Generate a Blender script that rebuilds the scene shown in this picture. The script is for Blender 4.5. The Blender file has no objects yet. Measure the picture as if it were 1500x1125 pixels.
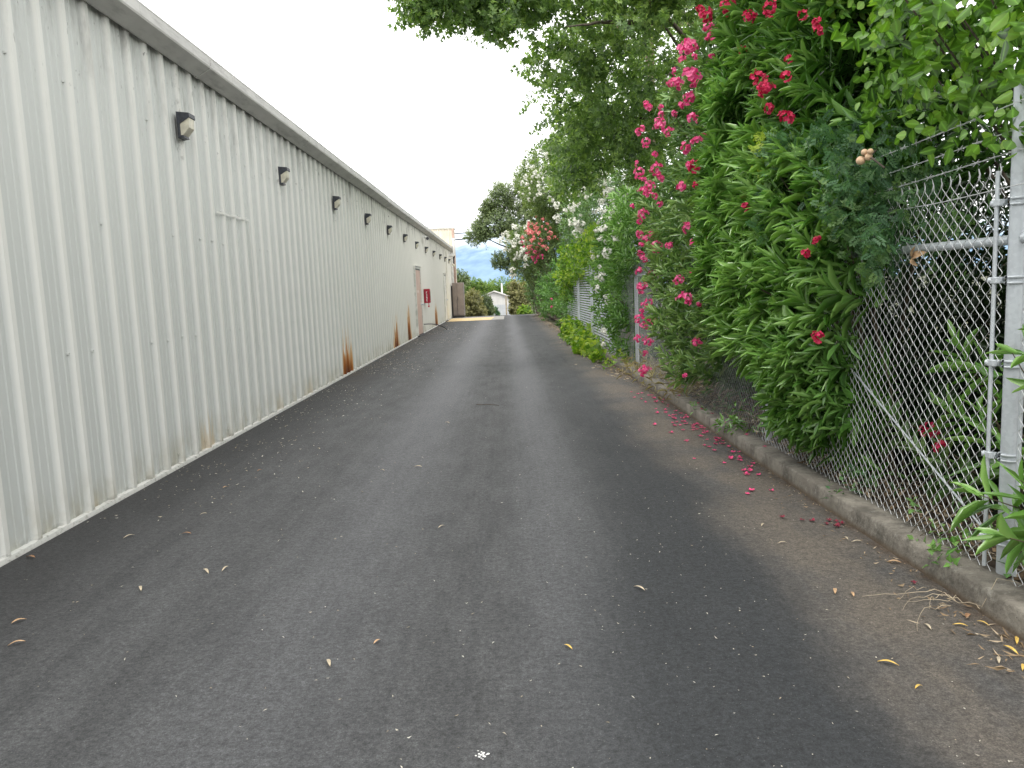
import bpy, math, random
import numpy as np
from mathutils import Vector, Matrix

random.seed(7)
RNG = np.random.default_rng(11)
SC = bpy.context.scene
COL = SC.collection
PI = math.pi
rad = math.radians

# ------------------------------------------------------------------ helpers
def tag(o, label=None, cat=None, group=None, kind=None):
    if label: o['label'] = label
    if cat: o['category'] = cat
    if group: o['group'] = group
    if kind: o['kind'] = kind
    return o

def empty(name, loc=(0, 0, 0), rz=0.0, label=None, cat=None, group=None):
    o = bpy.data.objects.new(name, None)
    o.empty_display_size = 0.2
    COL.objects.link(o)
    o.location = loc
    o.rotation_euler = (0, 0, rz)
    return tag(o, label, cat, group)

def link(name, me, parent=None):
    o = bpy.data.objects.new(name, me)
    COL.objects.link(o)
    if parent is not None:
        o.parent = parent
    return o

def copy_part(src, parent):
    c = src.copy()
    COL.objects.link(c)
    c.parent = parent
    return c

def copy_tree(o, parent=None):
    c = o.copy()
    COL.objects.link(c)
    c.parent = parent
    for ch in list(o.children):
        copy_tree(ch, c)
    return c

class MB:
    """collects shapes for ONE mesh object"""
    def __init__(s):
        s.v = []; s.f = []; s.sm = []
    def add(s, vs, fs, smooth=False):
        b = len(s.v)
        s.v += [tuple(p) for p in vs]
        for f in fs:
            s.f.append([b + i for i in f]); s.sm.append(smooth)
    def box(s, x0, y0, z0, x1, y1, z1, M=None, ch=0.0):
        if ch > 0:
            # chamfered box: bevelled vertical and horizontal edges through bmesh-like hull of 24 verts
            vs = []
            idx = {}
            xs, ys, zs = (x0, x1), (y0, y1), (z0, z1)
            for i in (0, 1):
                for j in (0, 1):
                    for k in (0, 1):
                        sx, sy, sz = (1 if i == 0 else -1), (1 if j == 0 else -1), (1 if k == 0 else -1)
                        for a in range(3):
                            p = [xs[i] + sx * ch, ys[j] + sy * ch, zs[k] + sz * ch]
                            p[a] = (xs[i], ys[j], zs[k])[a]
                            idx[(i, j, k, a)] = len(vs); vs.append(p)
            fs = []
            for a in range(3):
                b, c = (a + 1) % 3, (a + 2) % 3
                for s_ in (0, 1):
                    q = []
                    for (m, n) in ((0, 0), (1, 0), (1, 1), (0, 1)):
                        t = [0, 0, 0]; t[a] = s_; t[b] = m; t[c] = n
                        q.append(idx[(t[0], t[1], t[2], a)])
                    fs.append(q if s_ else q[::-1])
            for a in range(3):      # edges along axis a
                b, c = (a + 1) % 3, (a + 2) % 3
                for m in (0, 1):
                    for n in (0, 1):
                        t0 = [0, 0, 0]; t0[b] = m; t0[c] = n
                        t1 = list(t0); t1[a] = 1
                        q = [idx[(*t0, b)], idx[(*t0, c)], idx[(*t1, c)], idx[(*t1, b)]]
                        fs.append(q if (m ^ n) else q[::-1])
            for key in [(i, j, k) for i in (0, 1) for j in (0, 1) for k in (0, 1)]:
                t = [idx[(*key, 0)], idx[(*key, 1)], idx[(*key, 2)]]
                fs.append(t if (sum(key) % 2) else t[::-1])
        else:
            vs = [(x0, y0, z0), (x1, y0, z0), (x1, y1, z0), (x0, y1, z0), (x0, y0, z1), (x1, y0, z1), (x1, y1, z1), (x0, y1, z1)]
            fs = [(3, 2, 1, 0), (4, 5, 6, 7), (0, 1, 5, 4), (1, 2, 6, 5), (2, 3, 7, 6), (3, 0, 4, 7)]
        if M is not None:
            vs = [M @ Vector(p) for p in vs]
        s.add(vs, fs)
    def tube(s, pts, r, n=8, cap=True, smooth=True):
        pts = [Vector(p) for p in pts]
        rs = r if hasattr(r, '__len__') else [r] * len(pts)
        vs = []; fs = []
        up = Vector((0, 0, 1))
        d0 = (pts[1] - pts[0]).normalized()
        if abs(d0.z) > 0.9: up = Vector((1, 0, 0))
        a = d0.cross(up).normalized()
        for i, p in enumerate(pts):
            d = (pts[min(i + 1, len(pts) - 1)] - pts[max(i - 1, 0)])
            if d.length < 1e-9: d = d0
            d.normalize()
            a = (a - d * a.dot(d))
            if a.length < 1e-6: a = d.orthogonal()
            a.normalize()
            b = d.cross(a)
            for k in range(n):
                t = 2 * PI * k / n
                vs.append(p + (a * math.cos(t) + b * math.sin(t)) * rs[i])
        for i in range(len(pts) - 1):
            for k in range(n):
                k2 = (k + 1) % n
                fs.append((i * n + k, i * n + k2, (i + 1) * n + k2, (i + 1) * n + k))
        s.add(vs, fs, smooth)
        if cap:
            s.add(vs[:n], [tuple(range(n))[::-1]])
            s.add(vs[-n:], [tuple(range(n))])
    def prism(s, prof, y0, y1, axis='y', closed=True):
        """extrude a profile (list of 2D points) along an axis"""
        n = len(prof)
        def P(a, b, t):
            return (a, t, b) if axis == 'y' else ((t, a, b) if axis == 'x' else (a, b, t))
        vs = [P(a, b, y0) for a, b in prof] + [P(a, b, y1) for a, b in prof]
        fs = []
        for i in range(n if closed else n - 1):
            j = (i + 1) % n
            fs.append((i, j, n + j, n + i))
        if closed:
            fs.append(tuple(range(n))[::-1]); fs.append(tuple(range(n, 2 * n)))
        s.add(vs, fs)
    def sphere(s, c, r, nu=8, nv=6, sc=(1, 1, 1)):
        vs = [(c[0], c[1], c[2] + r * sc[2])]
        for i in range(1, nv):
            a = PI * i / nv
            for k in range(nu):
                t = 2 * PI * k / nu
                vs.append((c[0] + r * sc[0] * math.sin(a) * math.cos(t), c[1] + r * sc[1] * math.sin(a) * math.sin(t), c[2] + r * sc[2] * math.cos(a)))
        vs.append((c[0], c[1], c[2] - r * sc[2]))
        fs = []
        for k in range(nu):
            fs.append((0, 1 + k, 1 + (k + 1) % nu))
            for i in range(nv - 2):
                a = 1 + i * nu + k; b = 1 + i * nu + (k + 1) % nu
                fs.append((a, a + nu, b + nu, b))
            L = len(vs) - 1; o = 1 + (nv - 2) * nu
            fs.append((L, o + (k + 1) % nu, o + k))
        s.add(vs, fs, True)
    def build(s, name, mat, parent=None):
        me = bpy.data.meshes.new(name)
        me.from_pydata(s.v, [], s.f)
        me.polygons.foreach_set('use_smooth', s.sm)
        if mat: me.materials.append(mat)
        me.update()
        return link(name, me, parent)

def np_mesh(name, V, F, mat, parent=None, attrs=None, smooth=True):
    """fast mesh: V (n,3), F (m,k) all the same k"""
    me = bpy.data.meshes.new(name)
    n = len(V); m, k = F.shape
    me.vertices.add(n)
    me.vertices.foreach_set('co', np.ascontiguousarray(V, dtype=np.float32).ravel())
    me.loops.add(m * k)
    me.loops.foreach_set('vertex_index', np.ascontiguousarray(F, dtype=np.int32).ravel())
    me.polygons.add(m)
    me.polygons.foreach_set('loop_start', np.arange(0, m * k, k, dtype=np.int32))
    try:
        me.polygons.foreach_set('loop_total', np.full(m, k, dtype=np.int32))
    except Exception:
        pass
    me.polygons.foreach_set('use_smooth', np.full(m, smooth, dtype=bool))
    for an, av in (attrs or {}).items():
        at = me.attributes.new(an, 'FLOAT', 'POINT')
        at.data.foreach_set('value', np.ascontiguousarray(av, dtype=np.float32).ravel())
    me.materials.append(mat)
    me.update(calc_edges=True)
    me.validate()
    return link(name, me, parent)

def norm(a):
    return a / np.maximum(np.linalg.norm(a, axis=-1, keepdims=True), 1e-9)

_W = np.random.default_rng(5).normal(size=(10, 3)); _PH = np.random.default_rng(6).uniform(0, 6.28, 10)
def fnoise(P, scale):
    """cheap smooth noise, about -1..1"""
    q = (P * scale) @ _W.T + _PH
    return (np.sin(q).sum(axis=1) + 0.6 * np.sin(q[:, ::-1] * 1.9 + 1.3).sum(axis=1)) / 4.2

# ------------------------------------------------------------------ materials
class NT:
    def __init__(s, name):
        s.m = bpy.data.materials.new(name); s.m.use_nodes = True
        s.t = s.m.node_tree; s.n = s.t.nodes; s.l = s.t.links
        s.b = s.n['Principled BSDF']; s.out = s.n['Material Output']
        s._tc = None
    def set(s, sock, v):
        if isinstance(v, bpy.types.NodeSocket): s.l.new(v, sock)
        elif isinstance(v, (tuple, list)) and sock.type == 'RGBA' and len(v) == 3: sock.default_value = (*v, 1)
        else: sock.default_value = v
    def obj(s):
        if s._tc is None: s._tc = s.n.new('ShaderNodeTexCoord')
        return s._tc.outputs['Object']
    def geo(s):
        return s.n.new('ShaderNodeNewGeometry').outputs['Position']
    def sep(s, v=None):
        x = s.n.new('ShaderNodeSeparateXYZ'); s.set(x.inputs[0], v or s.geo()); return x.outputs
    def comb(s, x, y, z):
        c = s.n.new('ShaderNodeCombineXYZ')
        for i, v in enumerate((x, y, z)): s.set(c.inputs[i], v)
        return c.outputs[0]
    def mapping(s, v, scale=(1, 1, 1), loc=(0, 0, 0)):
        m = s.n.new('ShaderNodeMapping'); s.set(m.inputs['Vector'], v)
        m.inputs['Scale'].default_value = scale; m.inputs['Location'].default_value = loc
        return m.outputs[0]
    def math(s, op, a, b=0.0, c=0.0, clamp=False):
        n = s.n.new('ShaderNodeMath'); n.operation = op; n.use_clamp = clamp
        for i, v in enumerate((a, b, c)): s.set(n.inputs[i], v)
        return n.outputs[0]
    def mr(s, v, a, b, c=0.0, d=1.0, smooth=True):
        n = s.n.new('ShaderNodeMapRange'); n.interpolation_type = 'SMOOTHSTEP' if smooth else 'LINEAR'
        s.set(n.inputs[0], v)
        for i, x in enumerate((a, b, c, d)): s.set(n.inputs[1 + i], x)
        return n.outputs[0]
    def noise(s, v, scale, detail=3.0, rough=0.55, dist=0.0):
        n = s.n.new('ShaderNodeTexNoise'); s.set(n.inputs['Vector'], v)
        n.inputs['Scale'].default_value = scale; n.inputs['Detail'].default_value = detail
        n.inputs['Roughness'].default_value = rough; n.inputs['Distortion'].default_value = dist
        return n.outputs['Fac']
    def voro(s, v, scale, feat='F1'):
        n = s.n.new('ShaderNodeTexVoronoi'); n.feature = feat; s.set(n.inputs['Vector'], v)
        n.inputs['Scale'].default_value = scale
        return n.outputs
    def mix(s, f, a, b, mode='MIX'):
        n = s.n.new('ShaderNodeMix'); n.data_type = 'RGBA'; n.blend_type = mode
        s.set(n.inputs[0], f); s.set(n.inputs[6], a); s.set(n.inputs[7], b)
        return n.outputs[2]
    def attr(s, name):
        a = s.n.new('ShaderNodeAttribute'); a.attribute_name = name; return a.outputs['Fac']
    def bump(s, h, strength=0.3, dist=0.01):
        b = s.n.new('ShaderNodeBump'); s.set(b.inputs['Height'], h)
        b.inputs['Strength'].default_value = strength; b.inputs['Distance'].default_value = dist
        s.l.new(b.outputs[0], s.b.inputs['Normal'])
    def col(s, v): s.set(s.b.inputs['Base Color'], v)
    def rough(s, v): s.set(s.b.inputs['Roughness'], v)
    def metal(s, v): s.set(s.b.inputs['Metallic'], v)
    def spec(s, v): s.set(s.b.inputs['Specular IOR Level'], v)

def simple(name, c, rough=0.6, metal=0.0, var=0.18, scale=6.0, bump=0.0):
    k = NT(name)
    n = k.noise(k.obj(), scale, 4)
    f = k.mr(n, 0.3, 0.7)
    k.col(k.mix(f, tuple(x * (1 - var) for x in c), tuple(min(1, x * (1 + var)) for x in c)))
    k.rough(rough); k.metal(metal)
    if bump: k.bump(k.noise(k.obj(), scale * 12, 3), bump, 0.004)
    return k.m

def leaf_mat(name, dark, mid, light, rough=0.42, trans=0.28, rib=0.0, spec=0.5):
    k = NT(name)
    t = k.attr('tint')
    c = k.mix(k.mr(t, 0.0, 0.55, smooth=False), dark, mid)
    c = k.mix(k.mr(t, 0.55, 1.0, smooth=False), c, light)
    if rib:
        c = k.mix(k.math('MULTIPLY', k.math('POWER', k.attr('rib'), 5.0), rib), c, tuple(min(1, x * 2.2 + 0.03) for x in mid))
    k.col(c); k.rough(rough); k.spec(spec)
    tr = k.n.new('ShaderNodeBsdfTranslucent')
    k.l.new(k.mix(1.0, c, (1.6, 1.7, 0.7), 'MULTIPLY'), tr.inputs['Color'])
    mx = k.n.new('ShaderNodeMixShader'); mx.inputs[0].default_value = trans
    k.l.new(k.b.outputs[0], mx.inputs[1]); k.l.new(tr.outputs[0], mx.inputs[2])
    k.l.new(mx.outputs[0], k.out.inputs[0])
    return k.m

def petal_mat(name, a, b, tr=0.25):
    k = NT(name)
    c = k.mix(k.attr('tint'), a, b)
    k.col(c); k.rough(0.55)
    t = k.n.new('ShaderNodeBsdfTranslucent'); k.l.new(c, t.inputs['Color'])
    mx = k.n.new('ShaderNodeMixShader'); mx.inputs[0].default_value = tr
    k.l.new(k.b.outputs[0], mx.inputs[1]); k.l.new(t.outputs[0], mx.inputs[2])
    k.l.new(mx.outputs[0], k.out.inputs[0])
    return k.m

M = {}
# --- asphalt
def asphalt():
    k = NT('asphalt'); p = k.geo(); x, y, z = k.sep(p)
    warp = k.noise(k.mapping(p, (1, .35, 1)), 0.9, 3)
    xw = k.math('ADD', x, k.math('MULTIPLY', k.math('SUBTRACT', warp, 0.5), 0.32))
    warp2 = k.noise(k.mapping(p, (1, .4, 1)), 2.6, 5, 0.65)
    xd = k.math('ADD', xw, k.math('MULTIPLY', k.math('SUBTRACT', warp2, 0.5), 0.5))
    fine = k.noise(p, 190, 3, 0.7)
    mott = k.noise(k.mapping(p, (1, .35, 1)), 5.0, 5, 0.62)
    big = k.noise(k.mapping(p, (1, 0.3, 1)), 1.1, 4, 0.6)
    streak = k.noise(k.mapping(p, (14.0, 0.18, 1)), 1.0, 5, 0.7)
    base = k.mix(k.mr(mott, 0.25, 0.75), (0.052, 0.0535, 0.056), (0.086, 0.088, 0.091))
    base = k.mix(k.mr(streak, 0.35, 0.7, 0, 0.22), base, (0.125, 0.125, 0.126))
    # polished wheel tracks, their sky sheen painted lighter with distance
    def track(c, w): return k.mr(k.math('ABSOLUTE', k.math('SUBTRACT', xw, c)), 0.0, w, 1.0, 0.0)
    tr = k.math('MAXIMUM', track(-0.92, 0.62), track(0.27, 0.42))
    base = k.mix(k.math('MULTIPLY', tr, k.mr(y, 2.0, 14.0, 0.25, 0.62)), base, (0.150, 0.153, 0.164))
    # freshly sealed dark band
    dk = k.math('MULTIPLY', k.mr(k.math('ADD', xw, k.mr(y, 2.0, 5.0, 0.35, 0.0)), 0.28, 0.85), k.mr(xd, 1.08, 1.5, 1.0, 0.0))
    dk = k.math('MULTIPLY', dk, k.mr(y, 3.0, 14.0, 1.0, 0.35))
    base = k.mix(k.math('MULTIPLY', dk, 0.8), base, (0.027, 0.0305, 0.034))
    # soft shade beside the wall, painted as a dark strip
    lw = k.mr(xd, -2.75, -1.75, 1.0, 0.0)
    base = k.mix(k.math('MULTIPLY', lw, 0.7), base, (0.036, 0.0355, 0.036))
    # brown dust along the kerb
    du = k.mr(xd, 1.0, 1.55)
    dn = k.mr(k.noise(k.mapping(p, (1, 0.45, 1)), 2.3, 5, 0.6), 0.3, 0.62)
    base = k.mix(k.math('MULTIPLY', du, k.math('MULTIPLY_ADD', dn, 0.7, 0.2)), base, (0.150, 0.128, 0.104))
    gut = k.mr(k.math('ADD', x, k.math('MULTIPLY', y, 0.0052)), 1.86, 1.95)
    base = k.mix(k.math('MULTIPLY', gut, k.mr(k.noise(p, 7, 4), 0.35, 0.7, 0.1, 0.75)), base, (0.075, 0.043, 0.020))
    # brown litter stain, left edge
    ln = k.math('MULTIPLY', k.mr(xd, -2.1, -2.7), k.mr(y, 9.0, 17.0))
    base = k.mix(k.math('MULTIPLY', ln, k.mr(k.noise(p, 3.0, 5), 0.42, 0.7, 0, 0.6)), base, (0.10, 0.078, 0.058))
    # dark damp spots
    sp = k.mr(k.noise(p, 11, 3, 0.5), 0.64, 0.74)
    base = k.mix(k.math('MULTIPLY', sp, 0.35), base, (0.045, 0.045, 0.046))
    base = k.mix(k.mr(big, 0.58, 0.8, 0, 0.35), base, (0.075, 0.074, 0.074))
    # aggregate: fine light and dark grains
    g = k.math('MULTIPLY', k.mr(fine, 0.30, 0.72, 0.45, 1.6, smooth=False), k.mr(k.noise(p, 62, 4, 0.75), 0.3, 0.7, 0.5, 1.5, smooth=False))
    g = k.math('MULTIPLY', g, k.mr(k.noise(p, 24, 4, 0.7), 0.3, 0.7, 0.72, 1.28, smooth=False))
    base = k.mix(1.0, base, k.comb(g, g, g), 'MULTIPLY')
    v = k.voro(p, 130)
    peb = k.math('MULTIPLY', k.mr(v['Distance'], 0.0, 0.33, 1.0, 0.0), k.mr(v['Color'], 0.78, 0.86))
    base = k.mix(k.math('MULTIPLY', peb, 0.5), base, (0.36, 0.36, 0.35))
    k.col(base)
    k.rough(k.math('SUBTRACT', k.mr(fine, 0.2, 0.8, 0.72, 0.9), k.math('MULTIPLY', tr, 0.10)))
    k.spec(0.42)
    k.bump(k.math('ADD', k.math('MULTIPLY', fine, 1.0), k.math('MULTIPLY', k.noise(p, 60, 3), 0.9)), 1.0, 0.008)
    return k.m
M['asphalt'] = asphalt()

RUST = [(7.33, 0.22, 0.35, 0.45), (5.25, 0.07, 0.12, 0.25), (13.97, 0.52, 0.66, 1.0), (20.24, 0.60, 0.72, 0.95), (23.03, 0.55, 0.9, 1.0), (32.07, 0.75, 0.95, 0.95),
        (38.3, 0.5, 1.1, 0.5), (11.1, 0.25, 0.22, 0.22), (9.7, 0.15, 0.2, 0.2), (26.9, 0.3, 0.3, 0.25)]
def wallmat():
    k = NT('painted_wall_metal'); p = k.geo(); x, y, z = k.sep(p)
    pan = k.n.new('ShaderNodeTexWhiteNoise'); pan.noise_dimensions = '1D'
    k.set(pan.inputs['W'], k.math('FLOOR', k.math('DIVIDE', y, 0.915)))
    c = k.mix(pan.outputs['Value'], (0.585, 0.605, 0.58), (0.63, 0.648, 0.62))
    c = k.mix(k.mr(x, -2.928, -2.903), c, (0.76, 0.76, 0.715))   # ribs painted paler to stress their lit faces against the pans
    # warmer, brighter far along
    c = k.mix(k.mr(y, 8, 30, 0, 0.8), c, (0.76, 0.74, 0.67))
    st = k.noise(k.mapping(p, (1, 14, 0.5)), 1.0, 4, 0.6)
    c = k.mix(k.mr(st, 0.45, 0.8, 0, 0.10), c, (0.40, 0.42, 0.40))
    # black mildew streaks under the gutter
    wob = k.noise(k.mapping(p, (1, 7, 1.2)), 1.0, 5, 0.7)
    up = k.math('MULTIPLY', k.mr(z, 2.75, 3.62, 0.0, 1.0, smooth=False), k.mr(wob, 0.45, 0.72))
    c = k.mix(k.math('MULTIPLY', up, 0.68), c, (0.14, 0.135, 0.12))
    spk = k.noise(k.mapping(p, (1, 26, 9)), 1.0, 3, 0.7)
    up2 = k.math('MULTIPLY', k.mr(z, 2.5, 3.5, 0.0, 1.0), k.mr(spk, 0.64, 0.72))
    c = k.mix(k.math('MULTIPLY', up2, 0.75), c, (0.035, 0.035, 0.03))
    # dark line right below gutter, with an uneven edge
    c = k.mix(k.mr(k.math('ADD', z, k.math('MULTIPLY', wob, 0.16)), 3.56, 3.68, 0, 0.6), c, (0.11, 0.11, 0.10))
    # grime at the foot
    ft = k.math('MULTIPLY', k.mr(z, 0.0, 0.42, 1.0, 0.0), k.mr(k.noise(k.mapping(p, (1, 5, 2)), 1.3, 5, 0.65), 0.36, 0.66))
    c = k.mix(k.math('MULTIPLY', ft, 0.6), c, (0.40, 0.37, 0.27))
    ed = k.math('MULTIPLY', k.mr(z, 0.0, 0.09, 1.0, 0.0), k.mr(k.noise(k.mapping(p, (1, 12, 20)), 1.0, 4, 0.7), 0.42, 0.6))
    c = k.mix(k.math('MULTIPLY', ed, 0.7), c, (0.10, 0.095, 0.075))
    # lamp soot
    for ly in (7.27, 10.41, 13.6):
        s = k.math('MULTIPLY', k.mr(k.math('ABSOLUTE', k.math('SUBTRACT', y, ly + 0.03)), 0.02, 0.16, 1.0, 0.0), k.math('MULTIPLY', k.mr(z, 2.6, 2.9), k.mr(z, 2.95, 3.3, 1.0, 0.25)))
        c = k.mix(k.math('MULTIPLY', s, k.mr(spk, 0.5, 0.66, 0, 0.8)), c, (0.05, 0.05, 0.045))
    # rust blooms climbing from the foot
    rn = k.mr(k.noise(k.mapping(p, (1, 11, 0.7)), 1.0, 4, 0.7), 0.3, 0.7)
    rn2 = k.mr(k.noise(k.mapping(p, (1, 40, 1.2)), 1.0, 4, 0.7), 0.3, 0.7)
    for (ry, w, h, a) in RUST:
        d = k.math('DIVIDE', k.math('ABSOLUTE', k.math('SUBTRACT', y, ry)), w)
        hh = k.math('MULTIPLY', k.math('MULTIPLY_ADD', k.math('ADD', rn, rn2), 0.9, 0.1), h)
        t = k.math('DIVIDE', z, hh)
        m = k.math('SUBTRACT', 1.0, k.math('MAXIMUM', d, 0.0))
        m = k.math('MULTIPLY', k.mr(m, 0.0, 0.55), k.mr(t, 0.0, 1.1, 1.0, 0.0, smooth=False))
        c = k.mix(k.math('MULTIPLY', k.mr(m, 0.0, 0.5), 0.85 * a), c, (0.64, 0.42, 0.16) if a > .5 else (0.60, 0.47, 0.24))
        c = k.mix(k.math('MULTIPLY', k.mr(m, 0.18, 0.75), a * a if a > .6 else a * .25), c, (0.42, 0.14, 0.02))
        c = k.mix(k.math('MULTIPLY', k.mr(m, 0.5, 1.0), a * 0.9 if a > .6 else 0.0), c, (0.085, 0.026, 0.012))
    k.col(c); k.rough(0.5); k.spec(0.35)
    k.bump(k.noise(k.mapping(p, (1, 2.2, 0.5)), 2.2, 3), 0.25, 0.03)
    return k.m
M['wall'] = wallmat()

def weathered(name, c1, c2, dirt, amount=0.5, rough=0.55, sc=(1, 3, 1), metal=0.0):
    k = NT(name); p = k.geo()
    c = k.mix(k.mr(k.noise(p, 2.5, 4), 0.3, 0.7), c1, c2)
    s = k.noise(k.mapping(p, sc), 3.0, 5, 0.68)
    c = k.mix(k.mr(s, 0.48, 0.78, 0, amount), c, dirt)
    k.col(c); k.rough(rough); k.metal(metal)
    return k.m
M['gutter'] = weathered('gutter_paint', (0.54, 0.53, 0.51), (0.63, 0.62, 0.59), (0.20, 0.20, 0.19), 0.6, 0.5, (1, 0.6, 6))
M['base_trim'] = weathered('base_trim_paint', (0.66, 0.66, 0.62), (0.74, 0.73, 0.69), (0.16, 0.14, 0.10), 0.85, 0.55, (3, 7, 14))
M['roof'] = simple('roof_metal', (0.5, 0.5, 0.48), 0.5)
M['cream_wall'] = weathered('cream_metal', (0.68, 0.62, 0.50), (0.76, 0.70, 0.58), (0.45, 0.36, 0.25), 0.4, 0.55, (3, 3, .4))
M['pink_trim'] = simple('corner_trim_paint', (0.52, 0.36, 0.29), 0.6)
M['door'] = weathered('door_paint', (0.56, 0.385, 0.315), (0.62, 0.44, 0.36), (0.30, 0.21, 0.16), 0.4, 0.5, (2, 4, 1))
M['frame'] = simple('frame_paint', (0.66, 0.65, 0.6), 0.5)
M['dark'] = simple('dark_paint', (0.035, 0.036, 0.04), 0.5, 0, 0.25, 20)
M['bronze'] = simple('lamp_housing', (0.04, 0.044, 0.055), 0.45, 0, 0.3, 30)
M['lens'] = simple('yellowed_glass', (0.66, 0.62, 0.50), 0.25, 0, 0.12, 14)
M['red'] = simple('red_enamel', (0.36, 0.006, 0.028), 0.35, 0, 0.12, 5)
M['white'] = simple('white_paint', (0.78, 0.78, 0.76), 0.45, 0, 0.06, 5)
M['cabinet'] = simple('taupe_paint', (0.235, 0.195, 0.170), 0.55, 0, 0.12, 3)
M['steel'] = None
def galv():
    k = NT('galvanised_steel'); p = k.geo()
    v = k.voro(p, 70)
    c = k.mix(k.mr(v['Color'], 0.2, 0.8, 0, .5), (0.58, 0.62, 0.65), (0.70, 0.74, 0.77))
    c = k.mix(k.mr(k.noise(p, 7, 4), 0.5, 0.75, 0, 0.35), c, (0.38, 0.39, 0.40))
    k.col(c); k.rough(k.mr(k.noise(p, 25, 3), 0.3, 0.7, 0.36, 0.55)); k.metal(0.25)
    return k.m
M['steel'] = galv()
M['wire'] = simple('galvanised_wire', (0.74, 0.75, 0.76), 0.4, 0.35, 0.15, 8)
M['far_wire'] = simple('far_grey_wire', (0.40, 0.41, 0.415), 0.5, 0.3, 0.2, 8)  # darker copy of the wire that dims the far bays
M['slat'] = weathered('slat_metal', (0.30, 0.33, 0.35), (0.40, 0.43, 0.45), (0.18, 0.19, 0.19), 0.5, 0.5, (1, 3, 9))
def concrete():
    k = NT('kerb_concrete'); p = k.geo(); x, y, z = k.sep(p)
    c = k.mix(k.mr(k.noise(p, 5, 6, 0.65), 0.3, 0.7), (0.20, 0.18, 0.15), (0.31, 0.285, 0.24))
    c = k.mix(k.mr(k.noise(k.mapping(p, (1, 1.3, 0.9)), 4.0, 6, 0.75), 0.44, 0.66, 0, 0.75), c, (0.075, 0.068, 0.056))
    c = k.mix(k.math('MULTIPLY', k.mr(k.noise(p, 16, 5, 0.7), 0.55, 0.72), 0.6), c, (0.40, 0.385, 0.34))
    c = k.mix(k.mr(z, 0.0, 0.045, 0.75, 0.0), c, (0.10, 0.060, 0.028))
    sp = k.voro(p, 95)
    c = k.mix(k.math('MULTIPLY', k.mr(sp['Distance'], 0.05, 0.3, 1, 0), k.mr(sp['Color'], 0.6, 0.7)), c, (0.09, 0.085, 0.08))
    k.col(c); k.rough(0.9)
    k.bump(k.math('ADD', k.noise(p, 45, 5, 0.7), k.math('MULTIPLY', k.noise(p, 8, 4), 1.5)), 0.8, 0.012)
    return k.m
M['concrete'] = concrete()
def soil():
    k = NT('litter_soil'); p = k.geo()
    c = k.mix(k.mr(k.noise(p, 9, 6, 0.7), 0.3, 0.7), (0.045, 0.032, 0.022), (0.15, 0.115, 0.08))
    c = k.mix(k.mr(k.noise(p, 38, 4, 0.7), 0.52, 0.7, 0, 0.8), c, (0.24, 0.19, 0.135))
    k.col(c); k.rough(0.95); k.bump(k.noise(p, 30, 5, 0.7), 1.0, 0.03)
    return k.m
M['soil'] = soil()
def terrain():
    k = NT('dry_ground'); p = k.geo()
    c = k.mix(k.mr(k.noise(p, 0.6, 6, 0.65), 0.35, 0.65), (0.045, 0.055, 0.025), (0.10, 0.10, 0.05))
    k.col(c); k.rough(0.95)
    return k.m
M['terrain'] = terrain()
def hill():
    k = NT('hazy_hill'); p = k.geo(); x, y, z = k.sep(p)
    c = k.mix(k.mr(k.noise(p, 0.012, 6, 0.6), 0.35, 0.65), (0.175, 0.265, 0.385), (0.235, 0.34, 0.46))  # distance haze painted in as pale blue
    c = k.mix(k.mr(k.math('ADD', z, k.math('MULTIPLY', k.noise(p, 0.006, 5, 0.65), 190)), 190, 330, 0, 0.85), c, (0.74, 0.80, 0.86))  # upper slopes fade into painted cloud haze
    k.col(c); k.rough(1.0); k.spec(0.0)
    return k.m
M['hill'] = hill()
def yellow():
    k = NT('worn_yellow_paint'); p = k.geo()
    c = k.mix(k.mr(k.noise(p, 3, 5, 0.7), 0.38, 0.66), (0.74, 0.50, 0.17), (0.58, 0.50, 0.36))
    c = k.mix(k.mr(k.noise(p, 9, 5, 0.7), 0.56, 0.7, 0, .8), c, (0.36, 0.33, 0.28))
    k.col(c); k.rough(0.7); return k.m
M['yellow'] = yellow()
M['slab'] = simple('pale_concrete', (0.34, 0.33, 0.31), 0.85, 0, 0.2, 3)
def wood():
    k = NT('old_pole_wood'); p = k.obj()
    c = k.mix(k.mr(k.noise(k.mapping(p, (9, 9, 0.6)), 2.0, 5, 0.7), 0.3, 0.7), (0.10, 0.065, 0.05), (0.24, 0.17, 0.135))
    k.col(c); k.rough(0.9); return k.m
M['wood'] = wood()
M['bark'] = simple('bark', (0.085, 0.068, 0.052), 0.95, 0, 0.45, 14, 0.6)
M['twig'] = simple('twig_bark', (0.10, 0.08, 0.05), 0.9, 0, 0.35, 12)
M['drytwig'] = simple('dry_twig', (0.42, 0.35, 0.25), 0.9, 0, 0.3, 10)
M['cable'] = simple('cable', (0.02, 0.02, 0.022), 0.6)
M['house'] = simple('house_paint', (0.66, 0.65, 0.63), 0.7, 0, 0.08, 2)
M['houseroof'] = simple('pale_roof', (0.62, 0.60, 0.58), 0.7, 0, 0.15, 3)
M['glass'] = simple('dark_glass', (0.08, 0.09, 0.10), 0.15)
M['gall'] = simple('gall_skin', (0.62, 0.43, 0.27), 0.6, 0, 0.15, 18)

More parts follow.
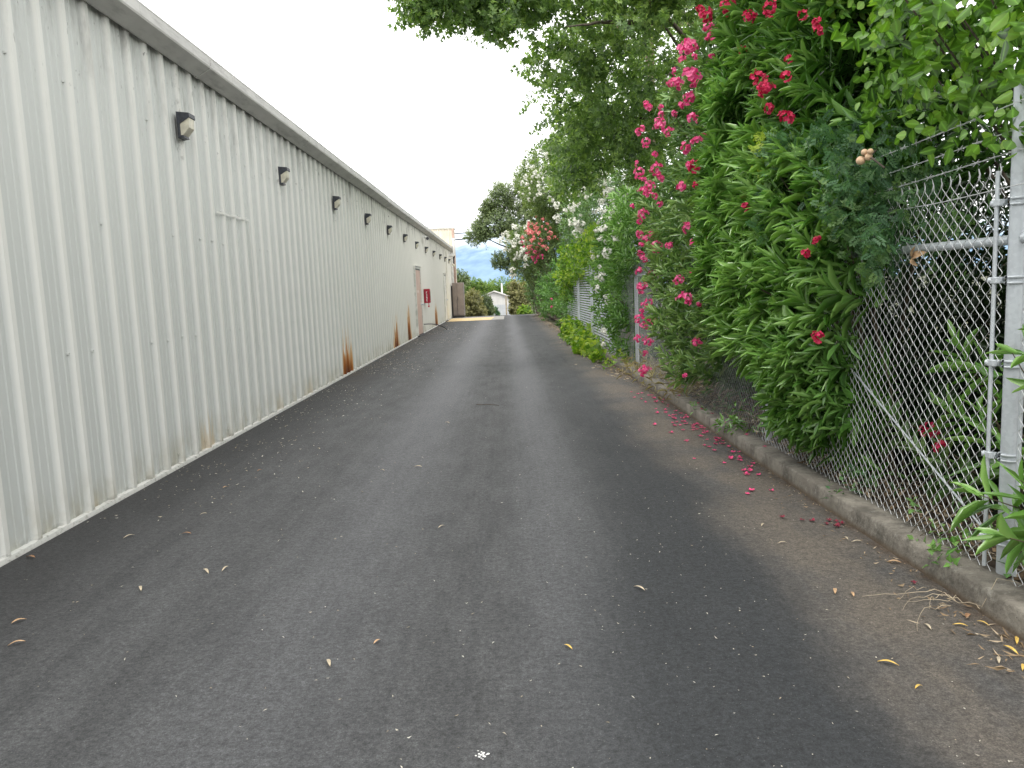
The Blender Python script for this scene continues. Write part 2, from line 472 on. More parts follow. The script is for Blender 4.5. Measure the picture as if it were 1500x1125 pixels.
M['oleander'] = leaf_mat('oleander_leaf', (0.020, 0.060, 0.014), (0.095, 0.230, 0.040), (0.265, 0.45, 0.125), 0.25, 0.16, 0.75, 0.8)
M['oleander_deep'] = leaf_mat('oleander_leaf_deep', (0.026, 0.066, 0.022), (0.115, 0.228, 0.062), (0.28, 0.41, 0.14), 0.28, 0.16, 0.5, 0.75)
M['oleander_pale'] = leaf_mat('oleander_leaf_pale', (0.042, 0.078, 0.026), (0.13, 0.205, 0.066), (0.28, 0.36, 0.14), 0.45, 0.25, 0.0)
M['lime'] = leaf_mat('lime_leaf', (0.028, 0.080, 0.010), (0.125, 0.265, 0.032), (0.31, 0.48, 0.075), 0.36, 0.28, 0.6)
M['ivy'] = leaf_mat('ivy_leaf', (0.04, 0.11, 0.012), (0.16, 0.30, 0.030), (0.38, 0.48, 0.075), 0.5, 0.35)
M['feather'] = leaf_mat('feathery_leaf', (0.024, 0.074, 0.034), (0.085, 0.190, 0.085), (0.21, 0.34, 0.13), 0.5, 0.3)
M['oak'] = leaf_mat('tree_leaf', (0.040, 0.082, 0.028), (0.135, 0.232, 0.070), (0.31, 0.43, 0.14), 0.36, 0.40)
M['fartree'] = leaf_mat('evergreen_leaf', (0.042, 0.070, 0.030), (0.122, 0.175, 0.072), (0.25, 0.31, 0.145), 0.5, 0.2)
M['bright'] = leaf_mat('bright_tree_leaf', (0.045, 0.095, 0.016), (0.12, 0.215, 0.04), (0.25, 0.34, 0.07), 0.5, 0.28)
M['olive'] = leaf_mat('olive_leaf', (0.08, 0.088, 0.035), (0.21, 0.215, 0.09), (0.40, 0.38, 0.19), 0.55, 0.2)
M['shade'] = leaf_mat('shaded_leaf', (0.009, 0.023, 0.009), (0.018, 0.046, 0.015), (0.042, 0.084, 0.027), 0.45, 0.2)  # leaf colour darkened to stand for deep shade behind the fence
M['drygrass'] = leaf_mat('dry_grass', (0.22, 0.17, 0.09), (0.42, 0.35, 0.20), (0.55, 0.50, 0.32), 0.7, 0.2)
M['litter'] = leaf_mat('litter_leaf', (0.08, 0.05, 0.03), (0.30, 0.21, 0.12), (0.62, 0.53, 0.40), 0.8, 0.05)
M['fleck'] = leaf_mat('pale_fleck', (0.22, 0.17, 0.11), (0.42, 0.36, 0.27), (0.70, 0.68, 0.60), 0.8, 0.0)
M['yleaf'] = simple('yellow_leaf', (0.62, 0.42, 0.10), 0.6, 0, 0.3, 30)
M['tleaf'] = simple('tan_leaf', (0.46, 0.30, 0.17), 0.7, 0, 0.35, 30)
M['pleaf'] = simple('pale_leaf', (0.46, 0.39, 0.28), 0.7, 0, 0.3, 30)
M['bleaf'] = simple('brown_leaf', (0.30, 0.165, 0.085), 0.75, 0, 0.4, 40)
M['fl_red'] = petal_mat('red_petal', (0.46, 0.006, 0.045), (0.76, 0.035, 0.15))
M['fl_pink'] = petal_mat('pink_petal', (0.72, 0.03, 0.20), (0.93, 0.22, 0.44))
M['fl_white'] = petal_mat('white_petal', (0.80, 0.80, 0.70), (0.88, 0.88, 0.82), 0.15)
M['fl_coral'] = petal_mat('coral_petal', (0.80, 0.15, 0.19), (0.92, 0.48, 0.42))

# ------------------------------------------------------------------ leaf machinery
def tpl_sections(ys, ws, fold=0.12, droop=0.16):
    v = [(0, 0, 0)]; rib = [1.0]
    for y, w in zip(ys, ws):
        z = -droop * y * y
        v += [(-w / 2, y, z + fold * w), (0, y, z), (w / 2, y, z + fold * w)]; rib += [0, 1, 0]
    v.append((0, 1, -droop)); rib.append(1.0)
    t = [(0, 2, 1), (0, 3, 2)]
    for i in range(len(ys) - 1):
        a = 1 + 3 * i; b = a + 3
        t += [(a, a + 1, b + 1), (a, b + 1, b), (a + 1, a + 2, b + 2), (a + 1, b + 2, b + 1)]
    a = 1 + 3 * (len(ys) - 1); e = len(v) - 1
    t += [(a, a + 1, e), (a + 1, a + 2, e)]
    return np.array(v, float), np.array(t, int), np.array(rib, float)
LANCE = tpl_sections([.22, .55, .84], [.72, 1.0, .55], .14, .07)
LANCE2 = tpl_sections([.4], [1.0], .12, .07)
OVATE = tpl_sections([.12, .38, .68, .9], [.55, 1.0, .82, .4], 0.10, 0.18)
OVATE2 = tpl_sections([.4], [1.0], 0.12, 0.2)
def compound(parts):
    v = []; t = []
    for (ox, oy, ang, L, W) in parts:
        c, s = math.cos(ang), math.sin(ang); b = len(v)
        for (px, py, pz) in ((0, 0, 0), (-W / 2, L * .5, .06), (0, L, -.05), (W / 2, L * .5, .06)):
            x = px * c + py * s; y = -px * s + py * c
            v.append((ox + x, oy + y, pz - 0.15 * (oy + y) ** 2))
        t += [(b, b + 3, b + 2), (b, b + 2, b + 1)]
    return np.array(v, float), np.array(t, int), np.zeros(len(v))
LOBED = compound([(0, 0, 0, 1.0, .42), (0, .1, .75, .75, .34), (0, .1, -.75, .75, .34)])
PINN = compound([(0, .8, 0, .34, .24)] + [(0, .1 + .2 * i, s * 1.0, .36, .22) for i in range(4) for s in (1, -1)])

def leaves_arrays(pos, d, up, L, W, tint, tpl, bend=None):
    tv, tt, rib = tpl
    d = norm(d); side = norm(np.cross(d, up)); nr = np.cross(side, d)
    n = len(pos); k = len(tv)
    z = tv[None, :, 2:3] * (bend[:, None, None] if bend is not None else 1.0)
    V = pos[:, None, :] + tv[None, :, 0:1] * (W[:, None, None] * side[:, None, :]) + tv[None, :, 1:2] * (L[:, None, None] * d[:, None, :]) + z * (L[:, None, None] * nr[:, None, :])
    F = (tt[None] + (np.arange(n) * k)[:, None, None]).reshape(-1, 3)
    return V.reshape(-1, 3), F, np.repeat(tint, k), np.tile(rib, n)

def shoot_leaves(tips, axes, nper, s, L, W, th0=18, th1=82, tint0=0.5, tintvar=0.25, droop=0.12, clump=None):
    N = len(tips); j = np.arange(nper); t = j / max(nper - 1, 1)
    ax = norm(axes)
    ref = np.where(np.abs(ax[:, 2:3]) > 0.9, np.array([[1., 0, 0]]), np.array([[0, 0, 1.]]))
    b1 = norm(np.cross(ax, ref)); b2 = np.cross(ax, b1)
    T = np.broadcast_to(t, (N, nper))
    th = np.radians(th0 + (th1 - th0) * T ** 0.8 + RNG.normal(0, 9, (N, nper)))
    ph = j[None] * 2.39996 + RNG.uniform(0, 6.28, (N, 1)) + RNG.normal(0, .25, (N, nper))
    R = b1[:, None] * np.cos(ph)[..., None] + b2[:, None] * np.sin(ph)[..., None]
    D = ax[:, None] * np.cos(th)[..., None] + R * np.sin(th)[..., None]
    D[..., 2] -= droop * T
    slen = s * RNG.uniform(.7, 1.25, (N, 1))
    Ppos = tips[:, None] - ax[:, None] * (slen * T)[..., None]
    up = ax[:, None] * 1.0 + RNG.normal(0, .22, (N, nper, 3)) + np.array([0, 0, .35])
    LL = L * RNG.uniform(.72, 1.15, (N, nper)) * (0.62 + 0.38 * np.minimum(T * 3, 1))
    WW = W * RNG.uniform(.8, 1.2, (N, nper))
    base = tint0 + (clump[:, None] * 0.16 if clump is not None else 0)
    TT = np.clip(base + RNG.normal(0, tintvar, (N, nper)) * .6 + .28 * (1 - T) ** 2, 0, 1)
    f = lambda a: a.reshape(-1, *a.shape[2:])
    return f(Ppos), f(D), f(np.ascontiguousarray(up)), f(LL), f(WW), f(TT)

def foliage_mesh(name, parts, mat, parent, tpl):
    P, D, U, L, W, T = [np.concatenate([p[i] for p in parts]) for i in range(6)]
    bend = RNG.uniform(.3, 1.7, len(P))
    V, F, t, r = leaves_arrays(P, D, U, L, W, T, tpl, bend)
    return np_mesh(name, V, F, mat, parent, {'tint': t, 'rib': r})

def in_poly(poly, Y, Z):
    ins = np.zeros(len(Y), bool); n = len(poly)
    for i in range(n):
        (y0, z0), (y1, z1) = poly[i], poly[(i + 1) % n]
        c = ((z0 > Z) != (z1 > Z)) & (Y < (y1 - y0) * (Z - z0) / (z1 - z0 + 1e-12) + y0)
        ins ^= c
    return ins

def poly_points(poly, n, x0, depth, nscale=1.6, thr=-0.35, power=1.6):
    """random points in a slab whose side outline is poly (y,z); most of them near its front"""
    ys = [p[0] for p in poly]; zs = [p[1] for p in poly]
    out = []; got = 0
    while got < n:
        Y = RNG.uniform(min(ys), max(ys), 4 * n); Z = RNG.uniform(min(zs), max(zs), 4 * n)
        k = in_poly(poly, Y, Z); Y, Z = Y[k], Z[k]
        X = x0 - .0052 * Y + depth * RNG.uniform(0, 1, len(Y)) ** power
        P = np.stack([X, Y, Z], 1)
        nz = fnoise(P, nscale)
        P[:, 0] -= 0.16 * np.clip(nz, -1, 1)         # billows
        P = P[nz > thr - 0.5 * RNG.uniform(0, 1, len(P))]
        out.append(P); got += len(P)
    return np.concatenate(out)[:n]

def ell_points(c, r, n, nscale=1.3, thr=-0.3, inner=0.55):
    c = np.array(c); r = np.array(r); out = []; got = 0
    while got < n:
        u = norm(RNG.normal(size=(3 * n, 3)))
        rr = inner + (1 - inner) * RNG.uniform(0, 1, (3 * n, 1)) ** .6
        P = u * rr * r
        k = 1 + 0.22 * fnoise(c + u * r, nscale)[:, None]
        P = c + P * k
        nz = fnoise(P + 9.1, nscale * 1.7)
        P = P[nz > thr - .6 * RNG.uniform(0, 1, len(P))]
        out.append(P); got += len(P)
    return np.concatenate(out)[:n]

# --- flower cluster meshes
def cluster_mesh(name, mat, nb, R, br, seed):
    g = np.random.default_rng(seed)
    pos = []; d = []; up = []; L = []; W = []; T = []
    for i in range(nb):
        u = g.normal(size=3); u[2] = abs(u[2]) * .9 - .15; u /= np.linalg.norm(u)
        c = u * R * g.uniform(.55, 1.0); c[2] *= 1.15
        u = u + g.normal(0, .25, 3); u /= np.linalg.norm(u)
        a = np.cross(u, [0.3, .2, .9]); a /= np.linalg.norm(a); b = np.cross(u, a)
        f0 = g.uniform(0, 6.28); tt = g.uniform(0, 1)
        for q in range(5):
            t = f0 + q * 2 * PI / 5
            dd = a * math.cos(t) + b * math.sin(t) + u * g.uniform(.15, .55)
            pos.append(c); d.append(dd); up.append(u); s = br * g.uniform(.8, 1.15)
            L.append(s); W.append(s * .92); T.append(min(1, max(0, tt + g.normal(0, .15))))
    V, F, t, r = leaves_arrays(np.array(pos), np.array(d), np.array(up), np.array(L), np.array(W), np.array(T), tpl_sections([.3, .75], [.6, 1.0], -.08, -.1))
    o = np_mesh(name, V, F, mat, None, {'tint': t, 'rib': r})
    me = o.data
    bpy.data.objects.remove(o)
    return me
FL = {}
for cn in ('red', 'pink', 'white', 'coral'):
    FL[cn] = [cluster_mesh('flower_cluster', M['fl_' + cn], nb, R, .0195, 40 + i) for i, (nb, R) in enumerate(((20, .050), (14, .038), (26, .062), (9, .028)))]

def flowers(parent, cn, pts, smin=.8, smax=1.25, jit=0.0):
    for p in pts:
        o = link('flower_cluster', random.choice(FL[cn]), parent)
        o.location = (p[0] + random.gauss(0, jit), p[1] + random.gauss(0, jit), p[2] + random.gauss(0, jit))
        # clusters face the lane and the light
        o.rotation_euler = (random.uniform(-.4, .4), random.uniform(-1.2, -.3), random.uniform(0, 6.28))
        s = random.uniform(smin, smax); o.scale = (s, s, s * random.uniform(.9, 1.2))

def stems_mesh(parent, base, tips, r0=.022, mat=None, name='stem', bj=.3):
    m = MB()
    for tp in tips:
        b = Vector((base[0] + random.uniform(-bj * .4, bj), base[1] + random.uniform(-bj, bj), base[2] - .05))
        t = Vector(tp); k = random.uniform(.35, .6)
        mid = b.lerp(t, k); mid.x = b.x + (t.x - b.x) * .25; mid += Vector((0, random.uniform(-.15, .15), .1))
        pts = []
        for i in range(7):
            u = i / 6
            pts.append(b * (1 - u) ** 2 + mid * 2 * u * (1 - u) + t * u * u)
        m.tube(pts, [r0 * (1 - .8 * i / 6) for i in range(7)], 5, False)
    return m.build(name, mat or M['twig'], parent)

def grow(name, label, cat, base, tips, axes, leafmat, nper, s, L, W, tpl=LANCE, th=(18, 82), tint0=.45, tv=.25, droop=.12, nst=14, r0=.022, group=None, stemname='stem', stemmat=None, bj=.3, extra=None):
    root = empty(name, base, 0, label, cat, group)
    b = np.array(base)
    cl = fnoise(tips, 1.7)
    if extra is not None: cl = cl + extra
    parts = [shoot_leaves(tips - b, axes, nper, s, L, W, th[0], th[1], tint0, tv, droop, cl)]
    foliage_mesh('foliage', parts, leafmat, root, tpl)
    if nst:
        ids = RNG.choice(len(tips), min(nst, len(tips)), replace=False)
        stems_mesh(root, (0, 0, 0), tips[ids] - b, r0, stemmat, stemname, bj)
    return root

def to_local(root, pts):
    l = root.location
    return [(p[0] - l.x, p[1] - l.y, p[2] - l.z) for p in pts]
# ------------------------------------------------------------------ camera
cam = bpy.data.cameras.new('camera'); co = bpy.data.objects.new('camera', cam); COL.objects.link(co)
cam.sensor_width = 36.0; cam.lens = 27.05; cam.clip_start = 0.05; cam.clip_end = 12000
pitch, yaw, roll = rad(7.0709), rad(0.2121), 0.0415
fwd = Vector((math.sin(yaw) * math.cos(pitch), math.cos(yaw) * math.cos(pitch), -math.sin(pitch)))
rt = Vector((math.cos(yaw), -math.sin(yaw), 0)); up = rt.cross(fwd)
r2 = rt * math.cos(roll) - up * math.sin(roll); u2 = up * math.cos(roll) + rt * math.sin(roll)
Rm = Matrix((r2, u2, -fwd)).transposed()
co.matrix_world = Matrix.Translation((0, 0, 1.43)) @ Rm.to_4x4()
SC.camera = co

# ------------------------------------------------------------------ light
w = bpy.data.worlds.new('World'); SC.world = w; w.use_nodes = True
nt = w.node_tree; bg = nt.nodes['Background']; bg.inputs['Strength'].default_value = 0.12
sky = nt.nodes.new('ShaderNodeTexSky'); sky.sky_type = 'NISHITA'; sky.sun_disc = False
SUN_EL, SUN_AZ = rad(60), rad(190)          # azimuth clockwise from +Y: behind the camera, straight down the lane
sky.sun_elevation = SUN_EL; sky.sun_rotation = SUN_AZ; sky.dust_density = 3.0
tc = nt.nodes.new('ShaderNodeTexCoord')
mp = nt.nodes.new('ShaderNodeMapping'); mp.inputs['Scale'].default_value = (1.4, 1.4, 4.5)
nz = nt.nodes.new('ShaderNodeTexNoise'); nz.inputs['Scale'].default_value = 1.6; nz.inputs['Detail'].default_value = 7; nz.inputs['Roughness'].default_value = .55
rmp = nt.nodes.new('ShaderNodeMapRange'); rmp.interpolation_type = 'SMOOTHSTEP'
rmp.inputs[1].default_value = .30; rmp.inputs[2].default_value = .52; rmp.inputs[3].default_value = .72; rmp.inputs[4].default_value = 1.0
sepx = nt.nodes.new('ShaderNodeSeparateXYZ')
hz = nt.nodes.new('ShaderNodeMapRange'); hz.interpolation_type = 'SMOOTHSTEP'   # cloud sheet thicker higher up
hz.inputs[1].default_value = .05; hz.inputs[2].default_value = .26; hz.inputs[3].default_value = .88; hz.inputs[4].default_value = 1.0
mx1 = nt.nodes.new('ShaderNodeMath'); mx1.operation = 'MAXIMUM'
mixc = nt.nodes.new('ShaderNodeMix'); mixc.data_type = 'RGBA'
cloud = nt.nodes.new('ShaderNodeMix'); cloud.data_type = 'RGBA'
cloud.inputs[6].default_value = (7.7, 8.15, 8.4, 1); cloud.inputs[7].default_value = (18.4, 18.4, 18.3, 1)
L = nt.links.new
L(tc.outputs['Generated'], mp.inputs[0]); L(mp.outputs[0], nz.inputs['Vector']); L(nz.outputs['Fac'], rmp.inputs[0])
L(tc.outputs['Generated'], sepx.inputs[0]); L(sepx.outputs[2], hz.inputs[0])
mul = nt.nodes.new('ShaderNodeMath'); mul.operation = 'MULTIPLY'
L(rmp.outputs[0], mul.inputs[0]); L(hz.outputs[0], mul.inputs[1])
L(hz.outputs[0], cloud.inputs[0])
L(mul.outputs[0], mixc.inputs[0]); L(sky.outputs[0], mixc.inputs[6]); L(cloud.outputs[2], mixc.inputs[7])
L(mixc.outputs[2], bg.inputs['Color'])
sl = bpy.data.lights.new('sun', 'SUN'); sl.energy = 1.7; sl.angle = rad(16); sl.color = (1.0, 0.96, 0.90)
so = bpy.data.objects.new('sun', sl); COL.objects.link(so)
sd = Vector((math.sin(SUN_AZ) * math.cos(SUN_EL), math.cos(SUN_AZ) * math.cos(SUN_EL), math.sin(SUN_EL)))
so.rotation_euler = sd.to_track_quat('Z', 'Y').to_euler(); so.location = sd * 30
SC.view_settings.view_transform = 'Standard'; SC.view_settings.look = 'None'; SC.view_settings.exposure = 0
SC.render.engine = 'CYCLES'
SC.cycles.max_bounces = 7; SC.cycles.diffuse_bounces = 3; SC.cycles.glossy_bounces = 2; SC.cycles.transmission_bounces = 3
SC.cycles.use_denoising = True

# ------------------------------------------------------------------ ground
def zg(y):
    if y < 40.5: return 0.0
    if y < 60: t = (y - 40.5) / 19.5; return -1.5 * t * t * (1.0 + .25 * (1 - t))
    if y < 100: return -1.5 - (y - 60) * .03
    return -2.7 - min((y - 100) * .01, 3.0)
kx = lambda y: 1.95 - .0052 * y
def strip(name, xs, ys, dz, mat, kind='structure'):
    V = []; F = []
    nx = len(xs(0))
    for y in ys:
        for x in xs(y): V.append((x, y, zg(y) + dz))
    for i in range(len(ys) - 1):
        for j in range(nx - 1):
            a = i * nx + j; F.append((a, a + 1, a + nx + 1, a + nx))
    me = bpy.data.meshes.new(name); me.from_pydata(V, [], F); me.materials.append(mat)
    me.polygons.foreach_set('use_smooth', [True] * len(F))
    return tag(link(name, me), kind=kind)
ysr = [-14, 0, 10, 20, 30, 38, 40.5] + [41 + i for i in range(20)] + [65, 72, 80]
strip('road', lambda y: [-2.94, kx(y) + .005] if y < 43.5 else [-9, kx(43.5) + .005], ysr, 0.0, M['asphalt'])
strip('ground', lambda y: [-3500, -60, -10, 10, 60, 3500], [-600, -14, 0, 20, 40.5] + [43 + 3 * i for i in range(20)] + [120, 200, 400, 4000], -.012, M['terrain'])
# soil bed behind the kerb, with an uneven surface
V = []; F = []; xs_ = [0.165, .3, .45, .7, 1.1, 1.8, 3, 5, 8]; yy = np.arange(-5, 43.01, .12)
for y in yy:
    for x in xs_:
        X = kx(y) + x
        V.append((X, y, .105 + .018 * math.sin(y * 7.1 + x * 9) * math.sin(y * 2.3 + 1) + (.03 * math.sin(y * 1.3) if x > .4 else 0) + min(x, 1.0) * .05 - .01))
n = len(xs_)
for i in range(len(yy) - 1):
    for j in range(n - 1):
        a = i * n + j; F.append((a, a + 1, a + n + 1, a + n))
me = bpy.data.meshes.new('soil_bed'); me.from_pydata(V, [], F); me.materials.append(M['soil'])
tag(link('soil_bed', me), kind='structure')
# kerb: worn concrete, slightly irregular, joints every 3 m
V = []; F = []; yy = np.arange(-6, 18.6, .06)
prof = [(0.0, -.02), (0.003, .06), (.006, .104), (.013, .113), (.10, .116), (.175, .114), (.185, .06)]
n = len(prof)
for i, y in enumerate(yy):
    jt = .012 if (abs((y - .6) % 3.0) < .03) else 0
    e = .004 * math.sin(y * .9) + .0014 * random.uniform(-1, 1) + (.010 * random.random() if random.random() < .05 else 0)
    for q, (a, b) in enumerate(prof):
        V.append((kx(y) + a + (e if q < 4 else 0) + (jt if q < 3 else 0), y, b + (.002 * math.sin(y * 1.2 + q) + .0015 * random.uniform(-1, 1) - jt if 1 < q < 6 else 0)))
for i in range(len(yy) - 1):
    for j in range(n - 1):
        a = i * n + j; F.append((a, a + n, a + n + 1, a + 1))
me = bpy.data.meshes.new('kerb'); me.from_pydata(V, [], F); me.materials.append(M['concrete'])
me.polygons.foreach_set('use_smooth', [True] * len(F))
tag(link('kerb', me), kind='structure')
# painted patch across the lane end
b = MB(); b.add([(-2.86, 36.4, .004), (-.75, 36.5, .004), (-.62, 40.0, .004), (-2.86, 40.2, .004)], [(0, 1, 2, 3)])
tag(b.build('yellow_marking', M['yellow']), kind='structure')
b = MB(); b.add([(-.75, 36.5, .004), (-.12, 36.52, .004), (-.1, 40.4, .004), (-.62, 40.0, .004)], [(0, 1, 2, 3)])
b.add([(-2.86, 40.2, .004), (-.62, 40.0, .004), (-.1, 40.4, .004), (-.1, 40.9, .002), (-2.86, 40.9, .002)], [(0, 1, 2, 3, 4)])
tag(b.build('concrete_apron', M['slab']), kind='structure')
# hills
V = []; F = []; nx, ny = 120, 14
for j in range(ny):
    for i in range(nx):
        x = -3500 + 7000 * i / (nx - 1); y = 2300 + 1700 * j / (ny - 1)
        h = 255 + 40 * math.sin(x * .0019 + 1) + 22 * math.sin(x * .0063) + 11 * math.sin(x * .017 + 2)
        V.append((x, y, -10 + h * math.sin(min(1, j / 8) * PI / 2) ** 1.3 + (8 * math.sin(x * .021 + j) if j else 0)))
for j in range(ny - 1):
    for i in range(nx - 1):
        a = j * nx + i; F.append((a, a + 1, a + nx + 1, a + nx))
me = bpy.data.meshes.new('hills'); me.from_pydata(V, [], F); me.materials.append(M['hill'])
me.polygons.foreach_set('use_smooth', [True] * len(F))
tag(link('hills', me), kind='structure')

# ------------------------------------------------------------------ long metal building
XW = -2.93; Y0, Y1 = -10.0, 43.6; ZT = 3.70
bld = empty('metal_building', (XW, 17, 0), 0, 'long low building of ribbed off-white metal sheets, rusty at its foot', 'building')
def rib_profile(length, per=.305):
    """(along, out) points of the ribbed sheet"""
    pts = []; n = int(length / per) + 1
    for i in range(n):
        y = i * per
        pts += [(y, 0), (y + .055, 0), (y + .062, .005), (y + .078, .005), (y + .085, 0), (y + .135, 0), (y + .142, .005), (y + .158, .005), (y + .165, 0),
                (y + .190, 0), (y + .215, .033), (y + .257, .033), (y + .282, 0)]
    return pts
def ribbed(b, length, P, z0, z1):
    pr = rib_profile(length); n = len(pr)
    vs = [P(a, o, z0) for a, o in pr] + [P(a, o, z1) for a, o in pr]
    b.add(vs, [(i, i + 1, n + i + 1, n + i) for i in range(n - 1)])
b = MB()
ribbed(b, Y1 - Y0 - .3, lambda a, o, z: (o, Y0 + a - 17, z), .03, ZT)
# screws beside the ribs, in four rows (surface pattern of the sheets)
for i in range(0, 175):
    y = Y0 + i * .305 + .185 - 17
    if -11 < y + 17 - 0 and y + 17 < 30 and y + 17 > 1.5:
        for zz in (.10, 1.12, 2.02, 2.95):
            if random.random() < .35:
                z = zz + random.uniform(-.012, .012)
                b.add([(.001, y - .009, z - .009), (.001, y + .009, z - .009), (.001, y + .009, z + .009), (.001, y - .009, z + .009), (.014, y - .006, z - .006), (.014, y + .006, z - .006), (.014, y + .006, z + .006), (.014, y - .006, z + .006)],
                      [(4, 5, 6, 7), (0, 1, 5, 4), (1, 2, 6, 5), (2, 3, 7, 6), (3, 0, 4, 7)])
# lap seams of the sheets
for i in range(3, 58):
    y = Y0 + i * .915 + .295 - 17
    b.box(.0, y, .03, .0035, y + .02, ZT)
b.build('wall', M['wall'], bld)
b = MB()       # back, far end, and near end walls
b.box(-19.2, Y0 - 17, 0, -19.15, Y1 - 17, 4.9); b.box(-19.15, Y1 - 17.05, 0, -.002, Y1 - 17, 3.68); b.box(-19.15, Y0 - 17, 0, -.002, Y0 - 16.95, 3.68)
b.build('end_wall', M['cream_wall'], bld)
b = MB(); b.prism([(.02, 3.70), (.02, 3.735), (-19.3, 5.1), (-19.3, 5.06)], Y0 - 17.1, Y1 - 16.95); b.build('roof', M['roof'], bld)
# gutter: sloped soffit face, upright fascia with rolled lip
b = MB()
gp = [(.035, 3.575), (.055, 3.572), (.19, 3.640), (.196, 3.655), (.196, 3.735), (.199, 3.742), (.197, 3.752), (.185, 3.750), (.178, 3.70), (.035, 3.69)]
js = [Y0, -6.8, -3.2, .4, 4.0, 7.75, 11.5, 15.0, 19.0, 23.2, 27, 31, 35, 39, Y1]
for i in range(len(js) - 1):
    a = random.uniform(-.003, .003)
    b.prism([(x + a, z + a) for x, z in gp], js[i] + .004 - 17, js[i + 1] - .004 - 17)
for j in js[1:-1]:
    b.prism([(.03, 3.568), (.057, 3.566), (.1955, 3.636), (.2015, 3.653), (.2015, 3.727), (.19, 3.727), (.03, 3.66)], j - .03 - 17, j + .03 - 17)
for j in np.arange(1.2, 42, 1.02):   # hanger straps
    b.box(.196, j - .012 - 17, 3.655, .198, j + .012 - 17, 3.742)
b.build('gutter', M['gutter'], bld)
b = MB(); b.prism([(.0, .0), (.040, .0), (.040, .008), (.036, .030), (.0, .034)], Y0 - 17, Y1 - 17)
b.build('base_trim', M['base_trim'], bld)
# patched old opening
b = MB(); b.box(.0335, 8.0 - 17, 2.315, .0365, 9.0 - 17, 2.335); b.box(.0335, 8.985 - 17, .9, .0355, 9.0 - 17, 2.315)
for q in range(4): b.sphere((.037, 8.1 + q * .26 - 17, 2.345), .008, 6, 4)
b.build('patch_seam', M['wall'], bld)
# doors
def door(y0, y1, mat, label, knob=True, parent=bld):
    b = MB(); b.box(.036, y0 - 17, .05, .052, y1 - 17, 2.2, ch=.003)
    d = b.build('door', mat, parent); d['label'] = label
    b = MB(); t = .07
    b.box(-.01, y0 - t - 17, .035, .075, y0 - 17, 2.2 + t); b.box(-.01, y1 - 17, .035, .075, y1 + t - 17, 2.2 + t); b.box(-.01, y0 - 17, 2.203, .074, y1 - 17, 2.2 + t)
    b.box(-.01, y0 - t - 17, 2.2 + t + .002, .11, y1 + t - 17, 2.2 + t + .02)
    b.build('door_frame', M['frame'], d)
    b = MB(); b.box(.053, y0 - 17, 2.165, .06, y1 - 17, 2.2); b.build('weather_strip', M['dark'], d)
    b = MB(); b.box(-.01, y0 - t - 17, .0, .12, y1 + t - 17, .033); b.build('threshold', M['dark'], d)
    if knob:
        b = MB(); yk = y1 - .16 - 17
        b.tube([(.052, yk, 1.02), (.10, yk, 1.02)], .022, 10); b.sphere((.115, yk, 1.02), .034, 10, 8)
        b.tube([(.052, yk, 1.17), (.066, yk, 1.17)], .03, 10)
        b.box(.052, yk - .04, .92, .058, yk + .04, 1.10)
        b.build('handle', M['steel'], d)
        b = MB(); b.box(.052, y0 + .5 - 17, 1.42, .056, y0 + .66 - 17, 1.5); b.build('notice', M['white'], d)
    return d
door(25.0, 26.45, M['door'], 'faded pink door beside the red cabinet')
door(36.7, 37.75, M['frame'], 'off-white door near the far end of the wall')
for (yy_, z0, z1, r) in ((38.9, 2.2, 3.4, .02), (42.6, .5, 3.5, .035), (43.25, 1.0, 3.55, .045)):
    b = MB(); b.tube([(.06, yy_ - 17, z0), (.06, yy_ - 17, z1)], r, 8)
    b.build('conduit', M['frame'], bld)
b = MB()      # white vent elbow that leaves the wall and rises past the gutter
b.tube([(.02, 41.4 - 17, 3.30), (.26, 41.4 - 17, 3.30), (.30, 41.4 - 17, 3.34), (.30, 41.4 - 17, 4.12)], .075, 12)
b.tube([(.30, 41.4 - 17, 4.10), (.30, 41.4 - 17, 4.2)], .095, 12)
b.build('vent_pipe', M['white'], bld)
b = MB()      # end downpipe shoe under the gutter corner
b.box(.10, 43.38 - 17, 3.25, .19, 43.5 - 17, 3.58); b.box(.06, 43.38 - 17, 2.95, .15, 43.5 - 17, 3.25)
b.build('downspout', M['dark'], bld)

# ------------------------------------------------------------------ taller block behind
tb = empty('tall_building', (-2.78, 43.75, 0), 0, 'taller cream ribbed metal block rising behind the far end of the long low building', 'building')
b = MB(); ribbed(b, 16.5, lambda a, o, z: (-a, -o, z), 0, 4.88); ribbed(b, .7, lambda a, o, z: (o, a + .06, z), -1.0, 4.88)
b.box(-17, .04, -1.0, -.04, .85, 4.878); b.box(-17, .86, -1.0, -2.4, 10.5, 4.80)
b.build('wall', M['cream_wall'], tb)
b = MB(); b.box(-17.05, -.06, 4.881, .06, .95, 4.97, ch=.01); b.build('parapet_cap', M['frame'], tb)
b = MB(); b.box(-.07, -.055, -1.0, .05, .06, 4.878); b.build('corner_trim', M['pink_trim'], tb)

